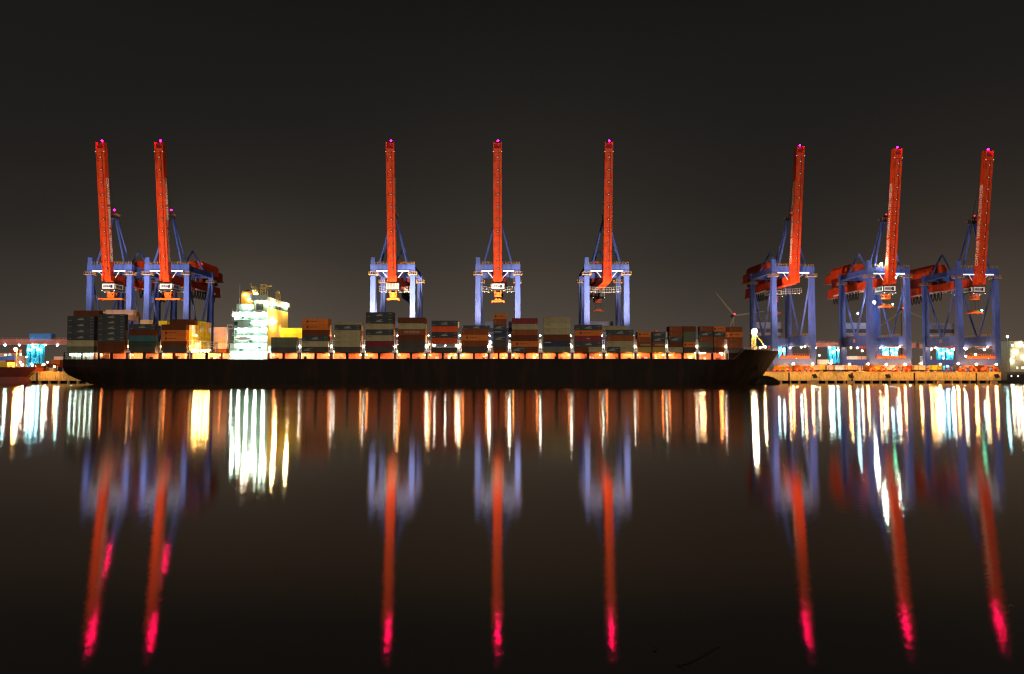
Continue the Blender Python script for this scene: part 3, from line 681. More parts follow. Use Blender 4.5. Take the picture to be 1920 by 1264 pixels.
# foremast with the glaring lamp
fx = P(1413, 621, 294.5).x; fzz = PZ(621, 294.5)
m = MB(); lattice(m, fx, CL, 15.9, fzz+.4, .8, .15); m.box(fx-1.4,fx+1.4,CL-1,CL+1,fzz-1.2,fzz-1.0); m.tube((fx,CL,fzz),(fx+6,CL,17),.12,5); m.build('foremast', cream_tintm, ship)
lamp(ship, 'bow_floodlight', (fx, CL-1.3, fzz), 1.05, g_bow)
MB().box(fx+2.5, fx+6, CL-3, CL+3, 14.5, 17.2).tube((fx+1,CL-4,14.5),(fx+1,CL-4,17),.6,10).box(fx-5,fx-2,CL-5,CL+4,14.5,16.8).build('windlass', deckm, ship)
lamp(ship, 'bow_floodlight', (fx+5, CL-1, 17.9), .4, g_houseflood)
railing([(105,CL-halfb(105,15.9),15.9),(114,CL-halfb(114,15.9),15.9),(122,CL-halfb(122,15.9),15.9),(128,CL-.6,15.9)],1.1,1.6).build('bow_railing', lgrey, ship)
MB().box(114, 116, CL-halfb(115,8)-.9, CL-halfb(115,8)+.2, 6.6, 7).box(114.6,115.3, CL-halfb(115,8)-.9, CL-halfb(115,8)-.2, 6.2, 9).build('anchor', darkm, ship)
# real floodlights carried by the ship's house and foremast, aimed at the cranes
def spot(name, loc, tgt, energy, c, size=60, r=.6, blend=.6):
    l = bpy.data.lights.new(name, 'SPOT'); l.energy = energy; l.color = c; l.spot_size = R(size); l.spot_blend = blend; l.shadow_soft_size = r
    o = bpy.data.objects.new(name, l); col.objects.link(o); o.location = loc
    o.rotation_euler = (Vector(tgt)-Vector(loc)).to_track_quat('-Z', 'Y').to_euler(); return o
spot('foremast_floodlight', (fx+.5, SY+CL-1.2, fzz+1.6), (185, 322, 62), 2.6e5, (1, .62, .50), 75)
spot('house_floodlight', (xm, SY+9, z2+1.2), (-190, 318, 66), 2.6e5, (1, .72, .55), 60)
# unseen spots added by deck stacks and quay edge to brighten cranes from below
for X, Y, z, tx, tz, e, c in ((-205, 287, 17, -207, 70, 2.4e5, (1, .78, .62)), (-176, 287, 17, -177, 70, 2.4e5, (1, .78, .62)),
        (-66, 287, 17, -63, 68, 3.0e5, (1, .84, .66)), (-9, 287, 17, -8, 68, 2.2e5, (1, .80, .62)), (52, 287, 17, 49, 70, 2.2e5, (1, .78, .62)),
        (148, 314, 8.0, 149, 88, 1.5e5, (1, .66, .5)), (201, 316, 8.0, 202, 88, 1.0e5, (1, .7, .55)), (250, 318, 8.0, 251, 88, 1.0e5, (1, .7, .55))):
    spot('crane_fill_spot', (X, Y, z), (tx, 317 if Y < 300 else Y+5, tz), e, c, 66, .4, .7)
for X, e in ((-62.3, 1.1e6), (-7.4, 5.0e5), (49.5, 4.6e5), (-180.4, .9e5), (-210.4, .5e5)):  # further added pairs that whiten the crane legs
    for sx in (-1, 1): spot('leg_fill_spot', (X-sx*1.5, 289, 17), (X+sx*10.4, 319, 44), e, (1, .70, .42), 38, .4, .9)
# ------------------------------------------------------------------ containers
CW = 2.44
def cont_mesh(Ln, H, k):
    def mk():
        m = MB(); g = .07; pw = .17; h = Ln/2
        m.box(-h+g, h-g, -CW/2+g, CW/2-g, g, H-g)
        for x in (-1, 1):
            for y in (-1, 1):
                xa = x*h; xb = x*(h-pw); ya = y*CW/2; yb = y*(CW/2-pw)
                m.box(min(xa,xb), max(xa,xb), min(ya,yb), max(ya,yb), 0, H)
        for y in (-1, 1):
            ya = y*(CW/2-.003); yb = y*(CW/2-.12)
            for z0, z1_ in ((.003,.16), (H-.13,H-.003)): m.box(-h+pw, h-pw, min(ya,yb), max(ya,yb), z0, z1_)
            n = int(Ln/.62)
            for i in range(n):
                xx = -h+.4+(Ln-.8)*i/(n-1); yc = y*(CW/2-.03); yd = y*(CW/2-g-.01)
                m.box(xx-.13, xx+.13, min(yc,yd), max(yc,yd), .17, H-.14)
        for x in (-1, 1):
            xa = x*(h-.003); xb = x*(h-.12)
            for z0, z1_ in ((.004,.16), (H-.13,H-.004)): m.box(min(xa,xb), max(xa,xb), -CW/2+pw, CW/2-pw, z0, z1_)
            for yy in (-.75,-.3,.3,.75): m.box(min(x*(h-.02),x*(h-g-.01)), max(x*(h-.02),x*(h-g-.01)), yy-.05, yy+.05, .17, H-.14)
        return m.mesh('container', cmat(k))
    return shared(('cont', round(Ln,1), round(H,2), k), mk)
def emblem(Ln):
    def mk():
        m = MB(); s = 1.0; ox = 0 if Ln > 8 else -.6
        m.prism([(ox-1.8,-.42),(ox+1.7,-.42),(ox+1.35,-.16),(ox+.5,-.02),(ox-1.0,-.12)], -.02, 0)
        m.prism([(ox-.5,.04),(ox+.4,.12),(ox+1.5,.62),(ox+.9,.60),(ox-.1,.32)], -.02, 0)
        m.prism([(ox-1.5,.0),(ox-.75,.04),(ox-.3,.28),(ox-.9,.2)], -.02, 0)
        h = Ln/2
        m.box(h-1.9, h-.5, -.02, 0, .52, .64).box(h-1.9, h-1.5, -.02, 0, .38, .5)
        if Ln > 8: m.box(-h+.6, -h+1.9, -.02, 0, -.74, -.6).box(h-2.0, h-.7, -.02, 0, -.78, -.7)
        return m.mesh('logo', markw)
    return shared(('emblem', Ln > 8), mk)
def omark(Ln):
    def mk():
        m = MB(); ox = -3.4 if Ln > 8 else -1.9
        m.prism([(ox-.45,-.45),(ox+.25,-.45),(ox+.5,.1),(ox+.1,.5),(ox-.5,.35)], -.02, 0)
        x = ox+1.2; 
        for k in range(7 if Ln > 8 else 5):
            wv = (.42,.36,.5,.34,.44,.3,.4)[k]; m.box(x, x+wv*.8, -.02, 0, -.16, .16 if k%3 else .26); x += wv+.06
        return m.mesh('logo', markk)
    return shared(('omark', Ln > 8), mk)
def gmark(Ln):
    def mk():
        h = Ln/2; m = MB().box(-h+.9,-h+2.4,-.02,0,.5,.68); return m.mesh('logo', paint('mark_rust', (.10,.035,.02)))
    return shared(('gmark', Ln > 8), mk)
def bmark(Ln):
    def mk():
        h = Ln/2; m = MB().box(-h+.7,-h+.95,-.02,0,-.5,.75); return m.mesh('logo', markg)
    return shared(('bmark', Ln > 8), mk)
def nmark(Ln):
    def mk():
        h = Ln/2; m = MB().box(-h+.5,-h+(3.4 if Ln > 8 else 3.6),-.02,0,.28,.7); return m.mesh('logo', markw)
    return shared(('nmark', Ln > 8), mk)
def smark(Ln):
    def mk():
        m = MB()
        for k in range(3): m.box(-.75+k*.55,-.35+k*.55,-.02,0,-.2,.25)
        return m.mesh('logo', markw)
    return shared(('smark', Ln > 8), mk)
MARKW = {'K': 'with pale emblem', 'O': 'with dark emblem', 'H': 'lettered in white', 'N': 'with pale bar'}
NCONT = 0
def container(k, x0, x1, Yf, z, H, label, mark=True, group='containers stacked on the ship', sub=None):
    """x0..x1 long side facing the water at depth Yf"""
    global NCONT
    Ln = x1-x0
    o = obj('container', cont_mesh(Ln, H, k), None, ((x0+x1)/2, Yf+CW/2, z)); NCONT += 1
    tag(o, label, 'container', group)
    if mark:
        yy = -CW/2-.003; zz = H/2
        if k == 'K': obj('logo', emblem(Ln), o, (0, yy, zz))
        elif k == 'O': obj('logo', omark(Ln), o, (0, yy, zz))
        elif k == 'N': obj('logo', nmark(Ln), o, (0, yy, zz))
        elif k == 'G': obj('logo', gmark(Ln), o, (0, yy, zz))
        elif k == 'B': obj('logo', bmark(Ln), o, (0, yy, zz))
        elif k == 'M' and sub == 's': obj('logo', smark(Ln), o, (0, yy, zz))
        elif k == 'H':
            tm = text_mesh('HYUNDAI', 1.55 if Ln > 8 else 1.0, markw, .03)
            obj('lettering', tm, o, (.3 if Ln > 8 else .5, yy-.012, zz-.05), (R(90),0,0))
    return o
def tierword(i, n):
    if i == 0: return 'topmost'
    if i == n-1: return 'bottom'
    if i == n-2 and n > 3: return 'second from the bottom'
    return ORD[i]+' from the top'
def stack(where, px0, px1, dY, ytop, tiers, ybot=661.5):
    Yf = SY+dY; z0 = PZ(ybot, Yf) if ybot != 661.5 else ZC; zt = PZ(ytop, Yf); n = len(tiers); h = (zt-z0)/n
    x0, x1 = PX(px0, Yf), PX(px1, Yf)
    for i, tk in enumerate(tiers):
        z = zt-(i+1)*h
        if len(tk) == 1 or tk[1] == 's':
            k = tk[0]; lab = f"{CC[k][0]} container {MARKW.get(k, '')}, {tierword(i, n)} in the {where}".replace(' ,', ',')
            if len(lab.split()) > 16: lab = f"{CC[k][0]} container, {tierword(i, n)} in the {where}"
            container(k, x0, x1, Yf, z+.012, h-.03, ' '.join(lab.split()), sub=tk[1:] or None)
        else:
            xm_ = (x0+x1)/2
            for k, a, b, sd in ((tk[0], x0, xm_-.06, 'stern'), (tk[1], xm_+.06, x1, 'bow')):
                container(k, a, b, Yf, z+.012, h-.03, f"short {CC[k][0]} container, {sd} half of bottom tier, {where}")
    return x0, x1, Yf, z0, h, zt
ST = {}
def S_(key, where, *a, **kw): ST[key] = stack(where, *a, **kw)
S_('A1', 'stack right over the stern', 125.4, 176, .6, 592.5, ['K','K','K','K','G','g'])
S_('A2', 'second stack from the stern', 183, 233, .6, 589, ['K','K','K','K','K','b','b'])
S_('A3', 'third stack from the stern', 241, 291, .6, 607.5, ['K','b','T','E','D'])
S_('A4', 'stack fronting the yellow lit wall', 302, 349, .6, 608.3, ['b','O','O','b','D'])
S_('F1', 'low stack beside the white house', 508, 556, .6, 632.3, ['g','g','D'])
S_('F2', 'second stack ahead of the white house', 566, 615, .6, 597.5, ['O','O','b','K','G','KD'])
S_('F3', 'third stack ahead of the white house', 627, 675, .6, 608.7, ['K','G','G','G','D'])
S_('F4', 'tall fourth stack ahead of the white house', 685.5, 736.2, .6, 585.3, ['K','K','G','K','G','M','D'])
S_('F5', 'fifth stack ahead of the white house', 746, 796, .6, 595.3, ['b','G','H','b','D','D'])
S_('F6', 'stack raised on the flat rack', 809, 857.5, .6, 601.2, ['K','R','K','R'], ybot=644.2)
S_('F7', 'stack between flat rack and narrow stack', 865.5, 915, .6, 616.5, ['B','O','B','D'])
S_('F8', 'narrow single-width stack', 925, 950, .6, 588, ['O','B','K','N','K','D','b'])
S_('F9', 'maroon topped stack beside the narrow one', 959.8, 1008.4, .6, 596.6, ['M','G','B','b','O','Kb'])
S_('F10', 'stack topped by three beige containers', 1019, 1069.8, .6, 593.8, ['G','G','G','b','N','gg'])
S_('F11', 'stack left of the last ship crane', 1078, 1129, .6, 609, ['K','O','Ms','K','bG'])
S_('F12', 'four-high stack under the last ship crane', 1138, 1188, .6, 618.2, ['K','B','G','KG'])
S_('F13', 'first low short stack before the bow block', 1195.5, 1220.5, .6, 622.2, ['O','B','H','V'])
S_('F14', 'second low short stack before the bow block', 1223.5, 1248, .6, 622.2, ['K','K','H','V'])
S_('F15', 'first column of the tall bow block', 1255.6, 1280, .6, 611.8, ['B','B','K','b','G'])
S_('F16', 'second column of the tall bow block', 1281.6, 1305, .6, 611.8, ['b','g','g','O','D'])
S_('F17', 'third column of the tall bow block', 1311.8, 1337, 1.2, 611.8, ['B','K','B','g','D'])
S_('F18', 'fourth column of the tall bow block', 1338.2, 1361, 1.2, 611.8, ['O','K','B','B','b'])
S_('F19', 'foremost column beside the bow lamp', 1366.7, 1392.5, 6.5, 612.6, ['B','O','B','B','D'])
# flat rack and the dark container below it
x0, x1 = PX(809, SY+.6), PX(857.5, SY+.6)
zb = PZ(651.5, SY+.6)
container('D', x0, x1, SY+.6, ZC, zb-ZC-.02, 'dark grey container under the white lit flat rack')
fr = tag(MB().box(x0, x1, 0, CW, zb+.01, zb+.3).box(x0, x0+.4, 0, CW, zb+.3, PZ(644.2, SY+.6)-.01).box(x1-.4, x1, 0, CW, zb+.3, PZ(644.2, SY+.6)-.01).build('flat_rack', whitep, None, (0, SY+.6, 0)),
   'open white lit flat rack with end posts between stacked containers', 'flat rack')
for u in (.08, .5, .92): lamp(ship, 'deck_lamp', (x0+(x1-x0)*u, 4.2, zb+1.0), .25, g_white)
# second and further rows that show above or beside the front row
def row(key, r, dx0, dx1, tier, k, label, hs=None):
    x0, x1, Yf, z0, h, zt = ST[key]
    container(k, x0+dx0, x1+dx1, Yf+r*2.52, z0+tier*h+.012, (hs or h)-.03, label)
row('A1', 1, .9, .5, 6, 'b', 'dark brown container peeking over the top of the stack right over the stern')
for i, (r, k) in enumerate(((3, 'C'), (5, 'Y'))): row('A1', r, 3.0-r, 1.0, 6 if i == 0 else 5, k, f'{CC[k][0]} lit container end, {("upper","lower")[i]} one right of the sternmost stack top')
row('A2', 4, 1.6, -1.0, 7, 'O', 'orange container alone on top of the second stack from the stern', 2.2)
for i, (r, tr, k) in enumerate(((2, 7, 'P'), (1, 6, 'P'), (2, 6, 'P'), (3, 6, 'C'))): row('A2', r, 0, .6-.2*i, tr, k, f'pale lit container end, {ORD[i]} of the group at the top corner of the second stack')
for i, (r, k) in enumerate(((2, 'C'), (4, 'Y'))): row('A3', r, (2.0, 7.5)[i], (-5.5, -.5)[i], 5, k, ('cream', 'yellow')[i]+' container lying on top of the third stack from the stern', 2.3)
row('A4', 1, 2.3, 2.4, 5, 'b', 'dark brown container with pale lit end on top of the stack beside the yellow wall')
row('A4', 1, -.2, -11.0 + 0.6, 5, 'W', 'small white lit container end left of the brown top container') if False else None
pal = ['Y','Y','C','Y','Y','W','Y','C','Y']  # yellow floodlight on these ends is put into their colours
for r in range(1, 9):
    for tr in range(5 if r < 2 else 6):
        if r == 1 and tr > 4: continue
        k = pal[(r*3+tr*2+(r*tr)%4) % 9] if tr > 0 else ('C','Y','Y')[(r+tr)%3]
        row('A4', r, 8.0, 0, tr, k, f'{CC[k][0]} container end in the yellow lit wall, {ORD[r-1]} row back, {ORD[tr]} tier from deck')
xa, xb = PX(400, 300), PX(425, 300)
for i, k in enumerate(['P','P','C','P','O']):
    h = 2.66; container(k, xa, xb, 300, ZC+(4-i)*h, h-.03, f'{CC[k][0]} lit short container, {tierword(i,5)} in the column left of the white house', mark=False)
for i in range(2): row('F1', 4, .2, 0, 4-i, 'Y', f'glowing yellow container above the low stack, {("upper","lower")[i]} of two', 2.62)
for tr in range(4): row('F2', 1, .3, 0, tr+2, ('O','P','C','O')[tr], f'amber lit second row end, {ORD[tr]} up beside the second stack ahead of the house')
row('F3', 1, -.2, .5, 5, 'G', 'beige container peeking over the top of the third stack ahead of the house', 1.2)
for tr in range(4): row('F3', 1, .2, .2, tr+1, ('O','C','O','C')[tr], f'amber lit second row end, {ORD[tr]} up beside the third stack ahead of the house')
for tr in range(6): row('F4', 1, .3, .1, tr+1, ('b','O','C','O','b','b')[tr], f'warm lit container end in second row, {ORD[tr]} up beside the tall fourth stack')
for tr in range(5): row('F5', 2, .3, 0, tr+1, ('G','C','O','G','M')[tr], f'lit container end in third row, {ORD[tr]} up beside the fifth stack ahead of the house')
for tr in range(3): row('F6', 3, .3, .0, tr+1, ('U','T','C')[tr], f'{("blue","teal","cream")[tr]} container deep behind the stack raised on the flat rack')
row('F7', 1, .5, .6, 4, 'K', 'charcoal container peeking over the stack between flat rack and narrow stack', 1.7)
row('F12', 1, -2.4, -1.9, 4, 'G', 'beige container set back on top of the four-high stack under the last crane', 2.0)
for i, k in enumerate(['T','R','G']): row('F13', 1, -.4, -.3, 3-i, k, f'{CC[k][0]} container in the second row left of the first short stack')
row('F14', 3, 3.0, -1.5, 4, 'R', 'red orange lit container set back on top of the second short stack', 1.3)
for tr in range(5): row('F15', 1, -.2, -.2, tr, ('G','V','g','G','b')[tr], f'{CC[("G","V","g","G","b")[tr]][0]} container in second row, {ORD[tr]} up aft of the bow block')
for tr in range(5): row('F19', 1, -1.0, -1.0, tr, ('B','O','B','O','b')[tr], f'{CC[("B","O","B","O","b")[tr]][0]} container in second row, {ORD[tr]} up behind the foremost column')
# ------------------------------------------------------------------ other vessel, yard, lamps
red_ship = thing('moored_ship', 'dark red ship\'s bow cut off by the edge, moored beyond the stern', 'ship', (P(44, 690, 306).x, 306, 0))
def rbow():
    m = MB(); n = 20; zs = [-1, .5, 1.6, 3.4, 8.4]; st_ = [-3.5,-3.5,-4.2,-5.2,0.0]; rows=[]
    for side in (-1,1):
        b = len(m.v)
        for z, s0 in zip(zs, st_):
            for i in range(n+1):
                u = i/n; x = s0-60*u; h = 9*(1-(1-min(1,u*2.2))**2.2)+.1; m.v.append((x, 9+side*h, z))
        for j in range(len(zs)-1):
            for i in range(n):
                q = (b+j*(n+1)+i, b+j*(n+1)+i+1, b+(j+1)*(n+1)+i+1, b+(j+1)*(n+1)+i); m.f.append(q[::-1] if side < 0 else q)
        rows.append(b)
    K = len(zs)-1
    for i in range(n): m.f.append((rows[0]+K*(n+1)+i, rows[1]+K*(n+1)+i, rows[1]+K*(n+1)+i+1, rows[0]+K*(n+1)+i+1))
    for j in range(K): m.f.append((rows[0]+j*(n+1), rows[0]+(j+1)*(n+1), rows[1]+(j+1)*(n+1), rows[1]+j*(n+1)))
    return m
rb = rbow().build('hull', paint('hull_dark_red', (.085, .014, .008), .6, .3, .1), red_ship)
railing([(-1,9,8.4),(-20,2.2,8.4)],1.1,1.6).build('railing', lgrey, red_ship)
MB().box(-16,-11.5,4,9,8.4,10.9).build('yellow_winch', yellowp, red_ship)
MB().tube((-8.4,6,8.4),(-8.4,6,17.4),.18,6).build('foremast', cream_tintm, red_ship)
lamp(red_ship, 'lamp', (-8.4,5.4,17.4), .7, g_quay)
lamp(red_ship, 'lamp', (-4.0,7,13.6), .3, g_white)
# quay lamps
def quay_lamp(px, py, Y, label, r=.42, mat=None, base=QZ):
    p = P(px, py, Y); t = thing('quay_lamp', label, 'lamp', (p.x, Y, base), 0, 'lamps along the quay')
    h = p.z-base
    obj('post', MB().tube((0,0,0),(0,0,h+.3),.12,6,.08).tube((0,0,h+.3),(0,-2.2,h+.55),.07,5).mesh('post', dgrey), t)
    lamp(t, 'lamp_head', (0,-2.2,h+.1), r, mat or g_quay)
QL0_ = [(1432,684,321.5),(1484,683,322.5),(1520,683,323),(1554,681.5,324),(1589,683.5,324.6),(1623,683,325),(1657,684,325.8),(1692,684,326.6),(1722,682.5,327.2),(1757.5,683.5,328),(1791,682.5,328.6),(1825,683.5,329.4),(1862,684,330)]
QL = [(x, y, qy(PX(x, 320))+.5) for x, y, Y in QL0_]
for i, (x, y, Y) in enumerate(QL):
    quay_lamp(x, y, Y, f'sodium lamp on the amber quay, {ORD[i]} one counting away from the ship\'s bow')
for i, (x, y) in enumerate(((48.5, 685), (88, 684), (108, 688))):
    quay_lamp(x, y, 317.6, f'quay lamp between the red bow and the ship\'s stern, {("nearest the red bow","middle one","nearest the stern")[i]}', .5 if i < 2 else .3, g_white if i == 0 else None)
for i in range(24):
    left = i >= 20; px = 8+(i-20)*26+random.uniform(-6,6) if left else 1468+i*21.5+random.uniform(-7, 7)
    Y = random.uniform(352, 425); k = i % 4
    p = P(px, random.uniform(655, 688), Y)
    t = thing('yard_lamp', f"{('white','amber','cyan white','white')[k]} lamp post in the yard, {ORD[i-20 if left else i]} from the {'left edge' if left else 'bow'} among the yard lamps", 'lamp', (p.x, Y, QZ), 0, 'lamp posts in the yard')
    obj('post', MB().tube((0,0,0),(0,0,p.z-QZ+.3),.14,6,.08).box(-.5,.5,-.9,.1,p.z-QZ+.3,p.z-QZ+.5).mesh('post', dgrey), t)
    lamp(t, 'lamp_head', (0,-.8,p.z-QZ), .42, (g_white, g_quay, g_cyan, g_white)[k])
# yard stacking cranes
def yard_crane(label, px, Y, zb, zt, span, lampn, house=False, mat=cyanp):
    X = PX(px, Y); t = thing('yard_crane', label, 'crane', (X, Y, QZ), 0, 'stacking cranes in the container yard')
    zb -= QZ; zt -= QZ
    MB().box(-span[0], span[1], -1.2, 1.2, zb, zt).box(-span[0]+.2, span[1]-.2, -1.5, -1.2, zb+.2, zb+.5).build('girder', pinkr, t)
    for x in (-4.6, -1.6, 2.2, 4.8): 
        obj('leg', MB().box(x-.85, x+.85, -1.0, 1.0, 1.5, zb-.01).mesh('leg', mat), t)
    MB().tube((-4.6,-.6,zb-1),(2.2,-.6,4),.35,6).tube((4.8,-.6,zb-1),(-1.6,-.6,4),.35,6).build('leg_brace', mat, t)
    MB().box(-6.5,6.5,-1.1,1.1,.2,1.5).build('bogie_beam', blue, t)
    railing([(-span[0],-1.1,zt),(span[1],-1.1,zt)],1.0,3.2).build('railing', pinkr, t)
    for i in range(lampn):
        x = -span[0]+(span[0]+span[1])*(i+.5)/lampn; lamp(t, 'girder_lamp', (x+random.uniform(-1,1), -1.7, zb-.6), .46, g_cyan)
    for x in (-3.2, .4, 3.4): lamp(t, 'leg_lamp', (x, -2.2, zb-2.0-abs(x)*.5), .6, g_cyan)
    lamp(t, 'leg_lamp', (0, -2.4, 4.5), .4, g_cyan)
    if house: MB().box(-3,11.5,-2,3,zt+1.0,zt+3.9).box(-2.8,11.3,-1.8,2.8,zt+.01,zt+1.0).build('trolley_house', paint('crane_pale_blue', (.10,.30,.75), .5), t)
    return t
yard_crane('blue and cyan yard crane with red girder and blue trolley house left of the stern', 67, 430, 25.4, 29.0, (52, 30), 9, True)
for i, (px, lb) in enumerate(((1466, 'cyan legged yard crane just behind the bow and the purple lit crane'), (1567, 'cyan legged yard crane between the purple lit crane and the floodlit crane'), (1667, 'cyan legged yard crane seen through the legs of the floodlit crane'),
                   (1771, 'cyan legged yard crane seen through the legs of the rightmost crane'), (1879, 'cyan legged yard crane beyond the rightmost crane, near the photo\'s edge'))):
    yard_crane(lb, px, 430+i*4, 24.0-(.3*i), 27.2-.3*i, (19, 18.4), 4, False)
# lit stacks in the yard
YC = [(20,668,'U',395),(36,668,'P',395),(104,676,'O',390),(92,683,'B',380),(73,684,'B',375),(110,666,'P',410),(8,660,'P',420),(28,656,'R',425),(1545,676,'W',385),(1564,684,'B',372),(1600,667,'W',400),(1616,667,'P',400),
      (1596,673,'P',398),(1612,680,'P',392),(1640,676,'C',395),(1686,672,'U',405),(1700,682,'C',380),(1738,670,'W',400),(1746,678,'U',392),(1812,672,'O',402),(1832,671,'W',402),(1850,673,'R',402),(1820,681,'P',390),(1845,682,'U',392),(1505,668,'R',405),(1488,676,'U',400),(1520,678,'P',398)]
WORDY = {'U':'blue','P':'pale pink','O':'orange','B':'brown','R':'red','W':'white','C':'cream'}
for i, (px, py, k, Y) in enumerate(YC):
    zt = PZ(py, Y); nt_ = max(1, round((zt-QZ)/2.6)); x = PX(px, Y)
    left = px < 130; rank = sorted(c[0] for c in YC if (c[0] < 130) == left).index(px); side = ('left of the stern' if left else 'beyond the bow')
    side2 = 'yard stack from the left edge' if left else 'yard stack from the bow'
    for j in range(nt_):
        kk = k if j == nt_-1 else ('P','W','U','C','R')[(i+j*2)%5]
        o = container(kk, x-3.05, x+3.05, Y, QZ+j*2.6+.01, 2.58, f'{WORDY.get(kk, CC[kk][0])} yard container, {ORD[j]} from ground, {ORD[rank]} {side2}', mark=False, group='containers in the lit yard '+side)
for i in range(15):                                     # boxes and trailers added to stand in for bright clutter between the crane rails
    px = (1472,1488,1506,1536,1549,1569,1585,1606,1642,1660,1680,1716,1735,1768,1845)[i]; Y = 337+(i*5)%7; x = PX(px, Y)
    k = 'YWOCYPWCOYWRCYO'[i]
    container(k, x-3.05, x+3.05, Y+5, QZ+1.2, 2.58, f'{CC[k][0]} stand-in container under the cranes, {ORD[i]} from the bow along the amber quay', mark=False, group='stand-in containers on the quay')
    tag(MB().box(x-3.4, x+3.4, Y+5.3, Y+7.1, QZ+.75, QZ+1.15).tube((x-2.2,Y+5.1,QZ+.45),(x-2.2,Y+7.3,QZ+.45),.45,10).tube((x+2.2,Y+5.1,QZ+.45),(x+2.2,Y+7.3,QZ+.45),.45,10).build('trailer', dgrey), f'dark flat stand-in trailer under the {CC[k][0]} quay container, {ORD[i]} trailer from the bow', 'trailer', 'stand-in trailers on the quay')
# bright terminal building on the right edge
t = thing('terminal_building', 'glaring white and yellow lit building at the photo\'s far right edge', 'building', (PX(1893, 372), 372, QZ))
bz = PZ(641, 372)-QZ
MB().box(0, 26, 0, 12, 0, bz).box(-.3, 26.3, -.3, 12.3, bz, bz+.4).build('wall', paint('terminal_wall', (.30, .27, .16), .7, .4, .4), t)
for j in range(5):
    for i in range(7):
        if random.random() < .55: MB().box(1.0+i*2.9, 1.0+i*2.9+random.uniform(.8,2.2), -.08, -.01, 1.8+j*3.4, 3.2+j*3.4).build('window', glow('lit_window', (1,.86,.55), 2.2), t)
for i in range(5): lamp(t, 'wall_lamp', (.6+i*2.6, -1.2, (6.5, 12, 17, 9, 15)[i]), .5, g_white)
lamp(t, 'roof_lamp', (-2.0, -1.0, bz+3.2), .45, g_cyan)
MB().tube((-2.0,-1.0,0),(-2.0,-1.0,bz+3.1),.15,6).build('roof_lamp_post', lgrey, t)
# fenders floating below the quay, small boxes on the quay face
for i, (px, wpx) in enumerate(((1524, 9), (1594, 10), (1762, 11), (1862, 9))):
    Y = qy(PX(px, 322))-1.4; x = PX(px, Y)
    tag(MB().box(-1.5,1.5,-.5,.5,-.3,1.2).box(-1.6,-1.3,-.55,.55,.1,.5).box(1.3,1.6,-.55,.55,.1,.5).build('floating_fender', pilem, None, (x, Y, 0)), f'pale floating fender block under the amber quay wall, {ORD[i]} from the ship\'s bow', 'fender', 'fenders under the quay')
for i, px in enumerate((1527, 1595, 1664, 1868)):
    Y = qy(PX(px, 322))-.35; x = PX(px, Y)
    tag(MB().prism([(-1.6,4.6),(.4,4.9),(1.5,3.0),(-.6,2.6)], -.4, .2).build('rubber_fender', darkm, None, (x, Y, 0)), f'dark rubber fender hung on the amber quay face, {ORD[i]} from the ship\'s bow', 'fender', 'rubber fenders on the quay face')
# wind turbines
def turbine(label, px, py, Y, bl, ang, base_py=720):
    p = P(px, py, Y); t = thing('wind_turbine', label, 'wind turbine', (p.x, Y, QZ), 0)
    h = p.z-QZ; tm_ = paint('turbine_grey', (.30, .235, .16), .6, .1)
    MB().tube((0,0,0),(0,0,h-1.4),2.2,14,1.3).build('tower', tm_, t)
    MB().box(-1.6,1.6,-3.5,6,h-1.6,h+1.8).build('nacelle', tm_, t)
    hub = MB().ball((0,-4.4,h),1.5,10,8).build('hub', tm_, t)
    for k in range(3):
        a = R(ang+120*k); d = Vector((math.cos(a),0,math.sin(a))); n = Vector((-math.sin(a),0,math.cos(a)))
        q = MB(); c0 = Vector((0,-4.4,h)); vs=[]
        for u, w_ in ((.02,.7),(.12,1.5),(.3,1.3),(.65,.9),(1,.35)):
            c = c0+d*bl*u
            for s1, s2 in ((-1,-1),(1,-1),(1,1),(-1,1)): vs.append(c+n*w_*s1+Vector((0,.25*s2,0)))
        fs = [(j*4+i,j*4+(i+1)%4,(j+1)*4+(i+1)%4,(j+1)*4+i) for j in range(4) for i in range(4)]+[(3,2,1,0),(16,17,18,19)]
        q.add(vs, fs).build('blade', tm_, t)
    lamp(t, 'beacon', (1.5,-1.5,h+2.7), 1.0, g_turb)
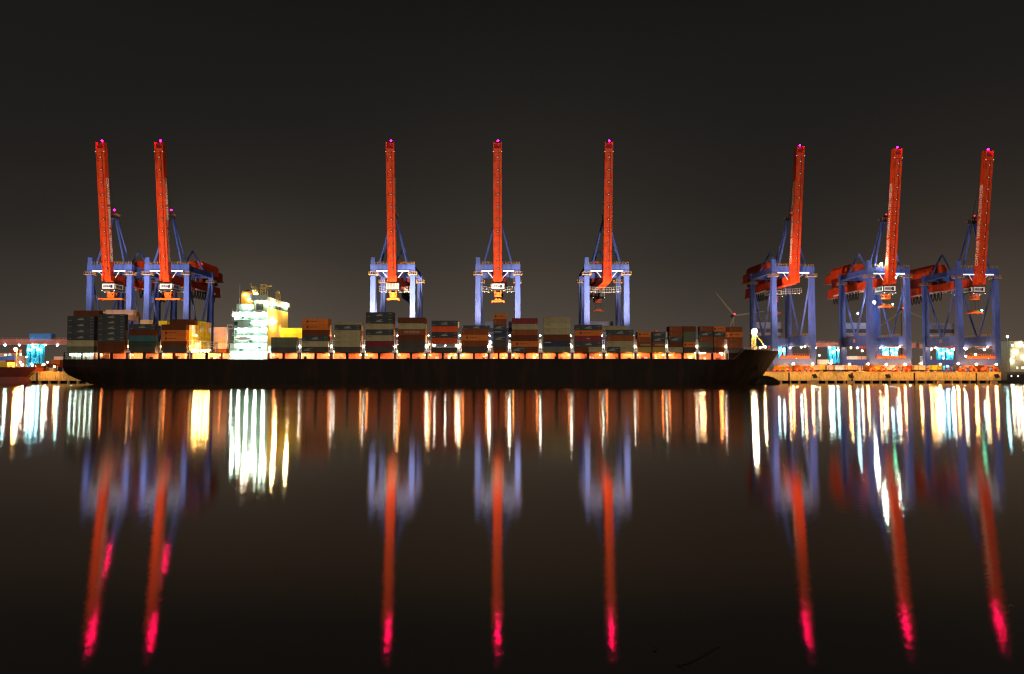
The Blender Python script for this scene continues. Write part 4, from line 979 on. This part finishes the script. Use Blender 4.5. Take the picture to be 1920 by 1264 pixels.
turbine('grey wind turbine with red beacon behind the ship\'s foremost containers', 1375, 592.5, 900, 44, 128.5)
turbine('wind turbine with red beacon seen through the floodlit crane\'s right legs', 1691, 581, 900, 46, 215)
# floating bits near the camera
def at_water(x, y):
    v = (CY0-y)/CF; dz = math.sin(CTH)+v*math.cos(CTH); dy = math.cos(CTH)-v*math.sin(CTH); Y = -CAMZ*dy/dz
    return P(x, y, Y)
woodm = paint('wet_twig', (.5, .30, .15), .7, .3, 8)
a = at_water(1272, 1250); b = at_water(1350, 1212); c = at_water(1296, 1242)
tw = thing('floating_twig', 'thin forked twig floating on the dark water near the bottom edge', 'twig', (a.x, a.y, 0))
q = MB().path([Vector((0,0,.01)), c-a+Vector((0,0,.02)), (c-a)*.4+(b-a)*.6+Vector((.02,.03,.03)), b-a+Vector((0,0,.015))], .008, 6); q.build('stem', woodm, tw)
for (dx, dy) in ((.10,.12),(-.08,.05),(.05,-.1)):
    MB().path([Vector((.03,0,.01)),Vector((.03+dx*.6,dy*.6,.03)),Vector((.03+dx,dy,.012))], .006, 5).build('side_shoot', woodm, tw)
fm = paint('feather_white', (.62,.48,.38), .8, .1)
def feather(px, py, label, ang, s=1.0):
    p = at_water(px, py); vs=[]; n=8
    for i in range(n+1):
        u=i/n; w_=.028*s*math.sin(math.pi*min(1,u*.9+.08)); x=.14*s*u; z=.012+.05*s*math.sin(math.pi*u)
        vs += [(x,-w_,z-.006),(x,0,z+.006),(x,w_,z-.006),(x,0,z-.008)]
    fs=[(j*4+i,j*4+(i+1)%4,(j+1)*4+(i+1)%4,(j+1)*4+i) for j in range(n) for i in range(4)]+[(3,2,1,0),(n*4,n*4+1,n*4+2,n*4+3)]
    o = MB().add(vs, fs).build('feather', fm, None, (p.x,p.y,0), (0,0,R(ang))); tag(o, label, 'feather'); return o
feather(1221, 1218, 'small curled pale feather floating left of the twig', 20)
feather(1891, 1138, 'small white feather floating near the lower right edge', -5, .8)
print('containers', NCONT, 'objects', len(bpy.data.objects))
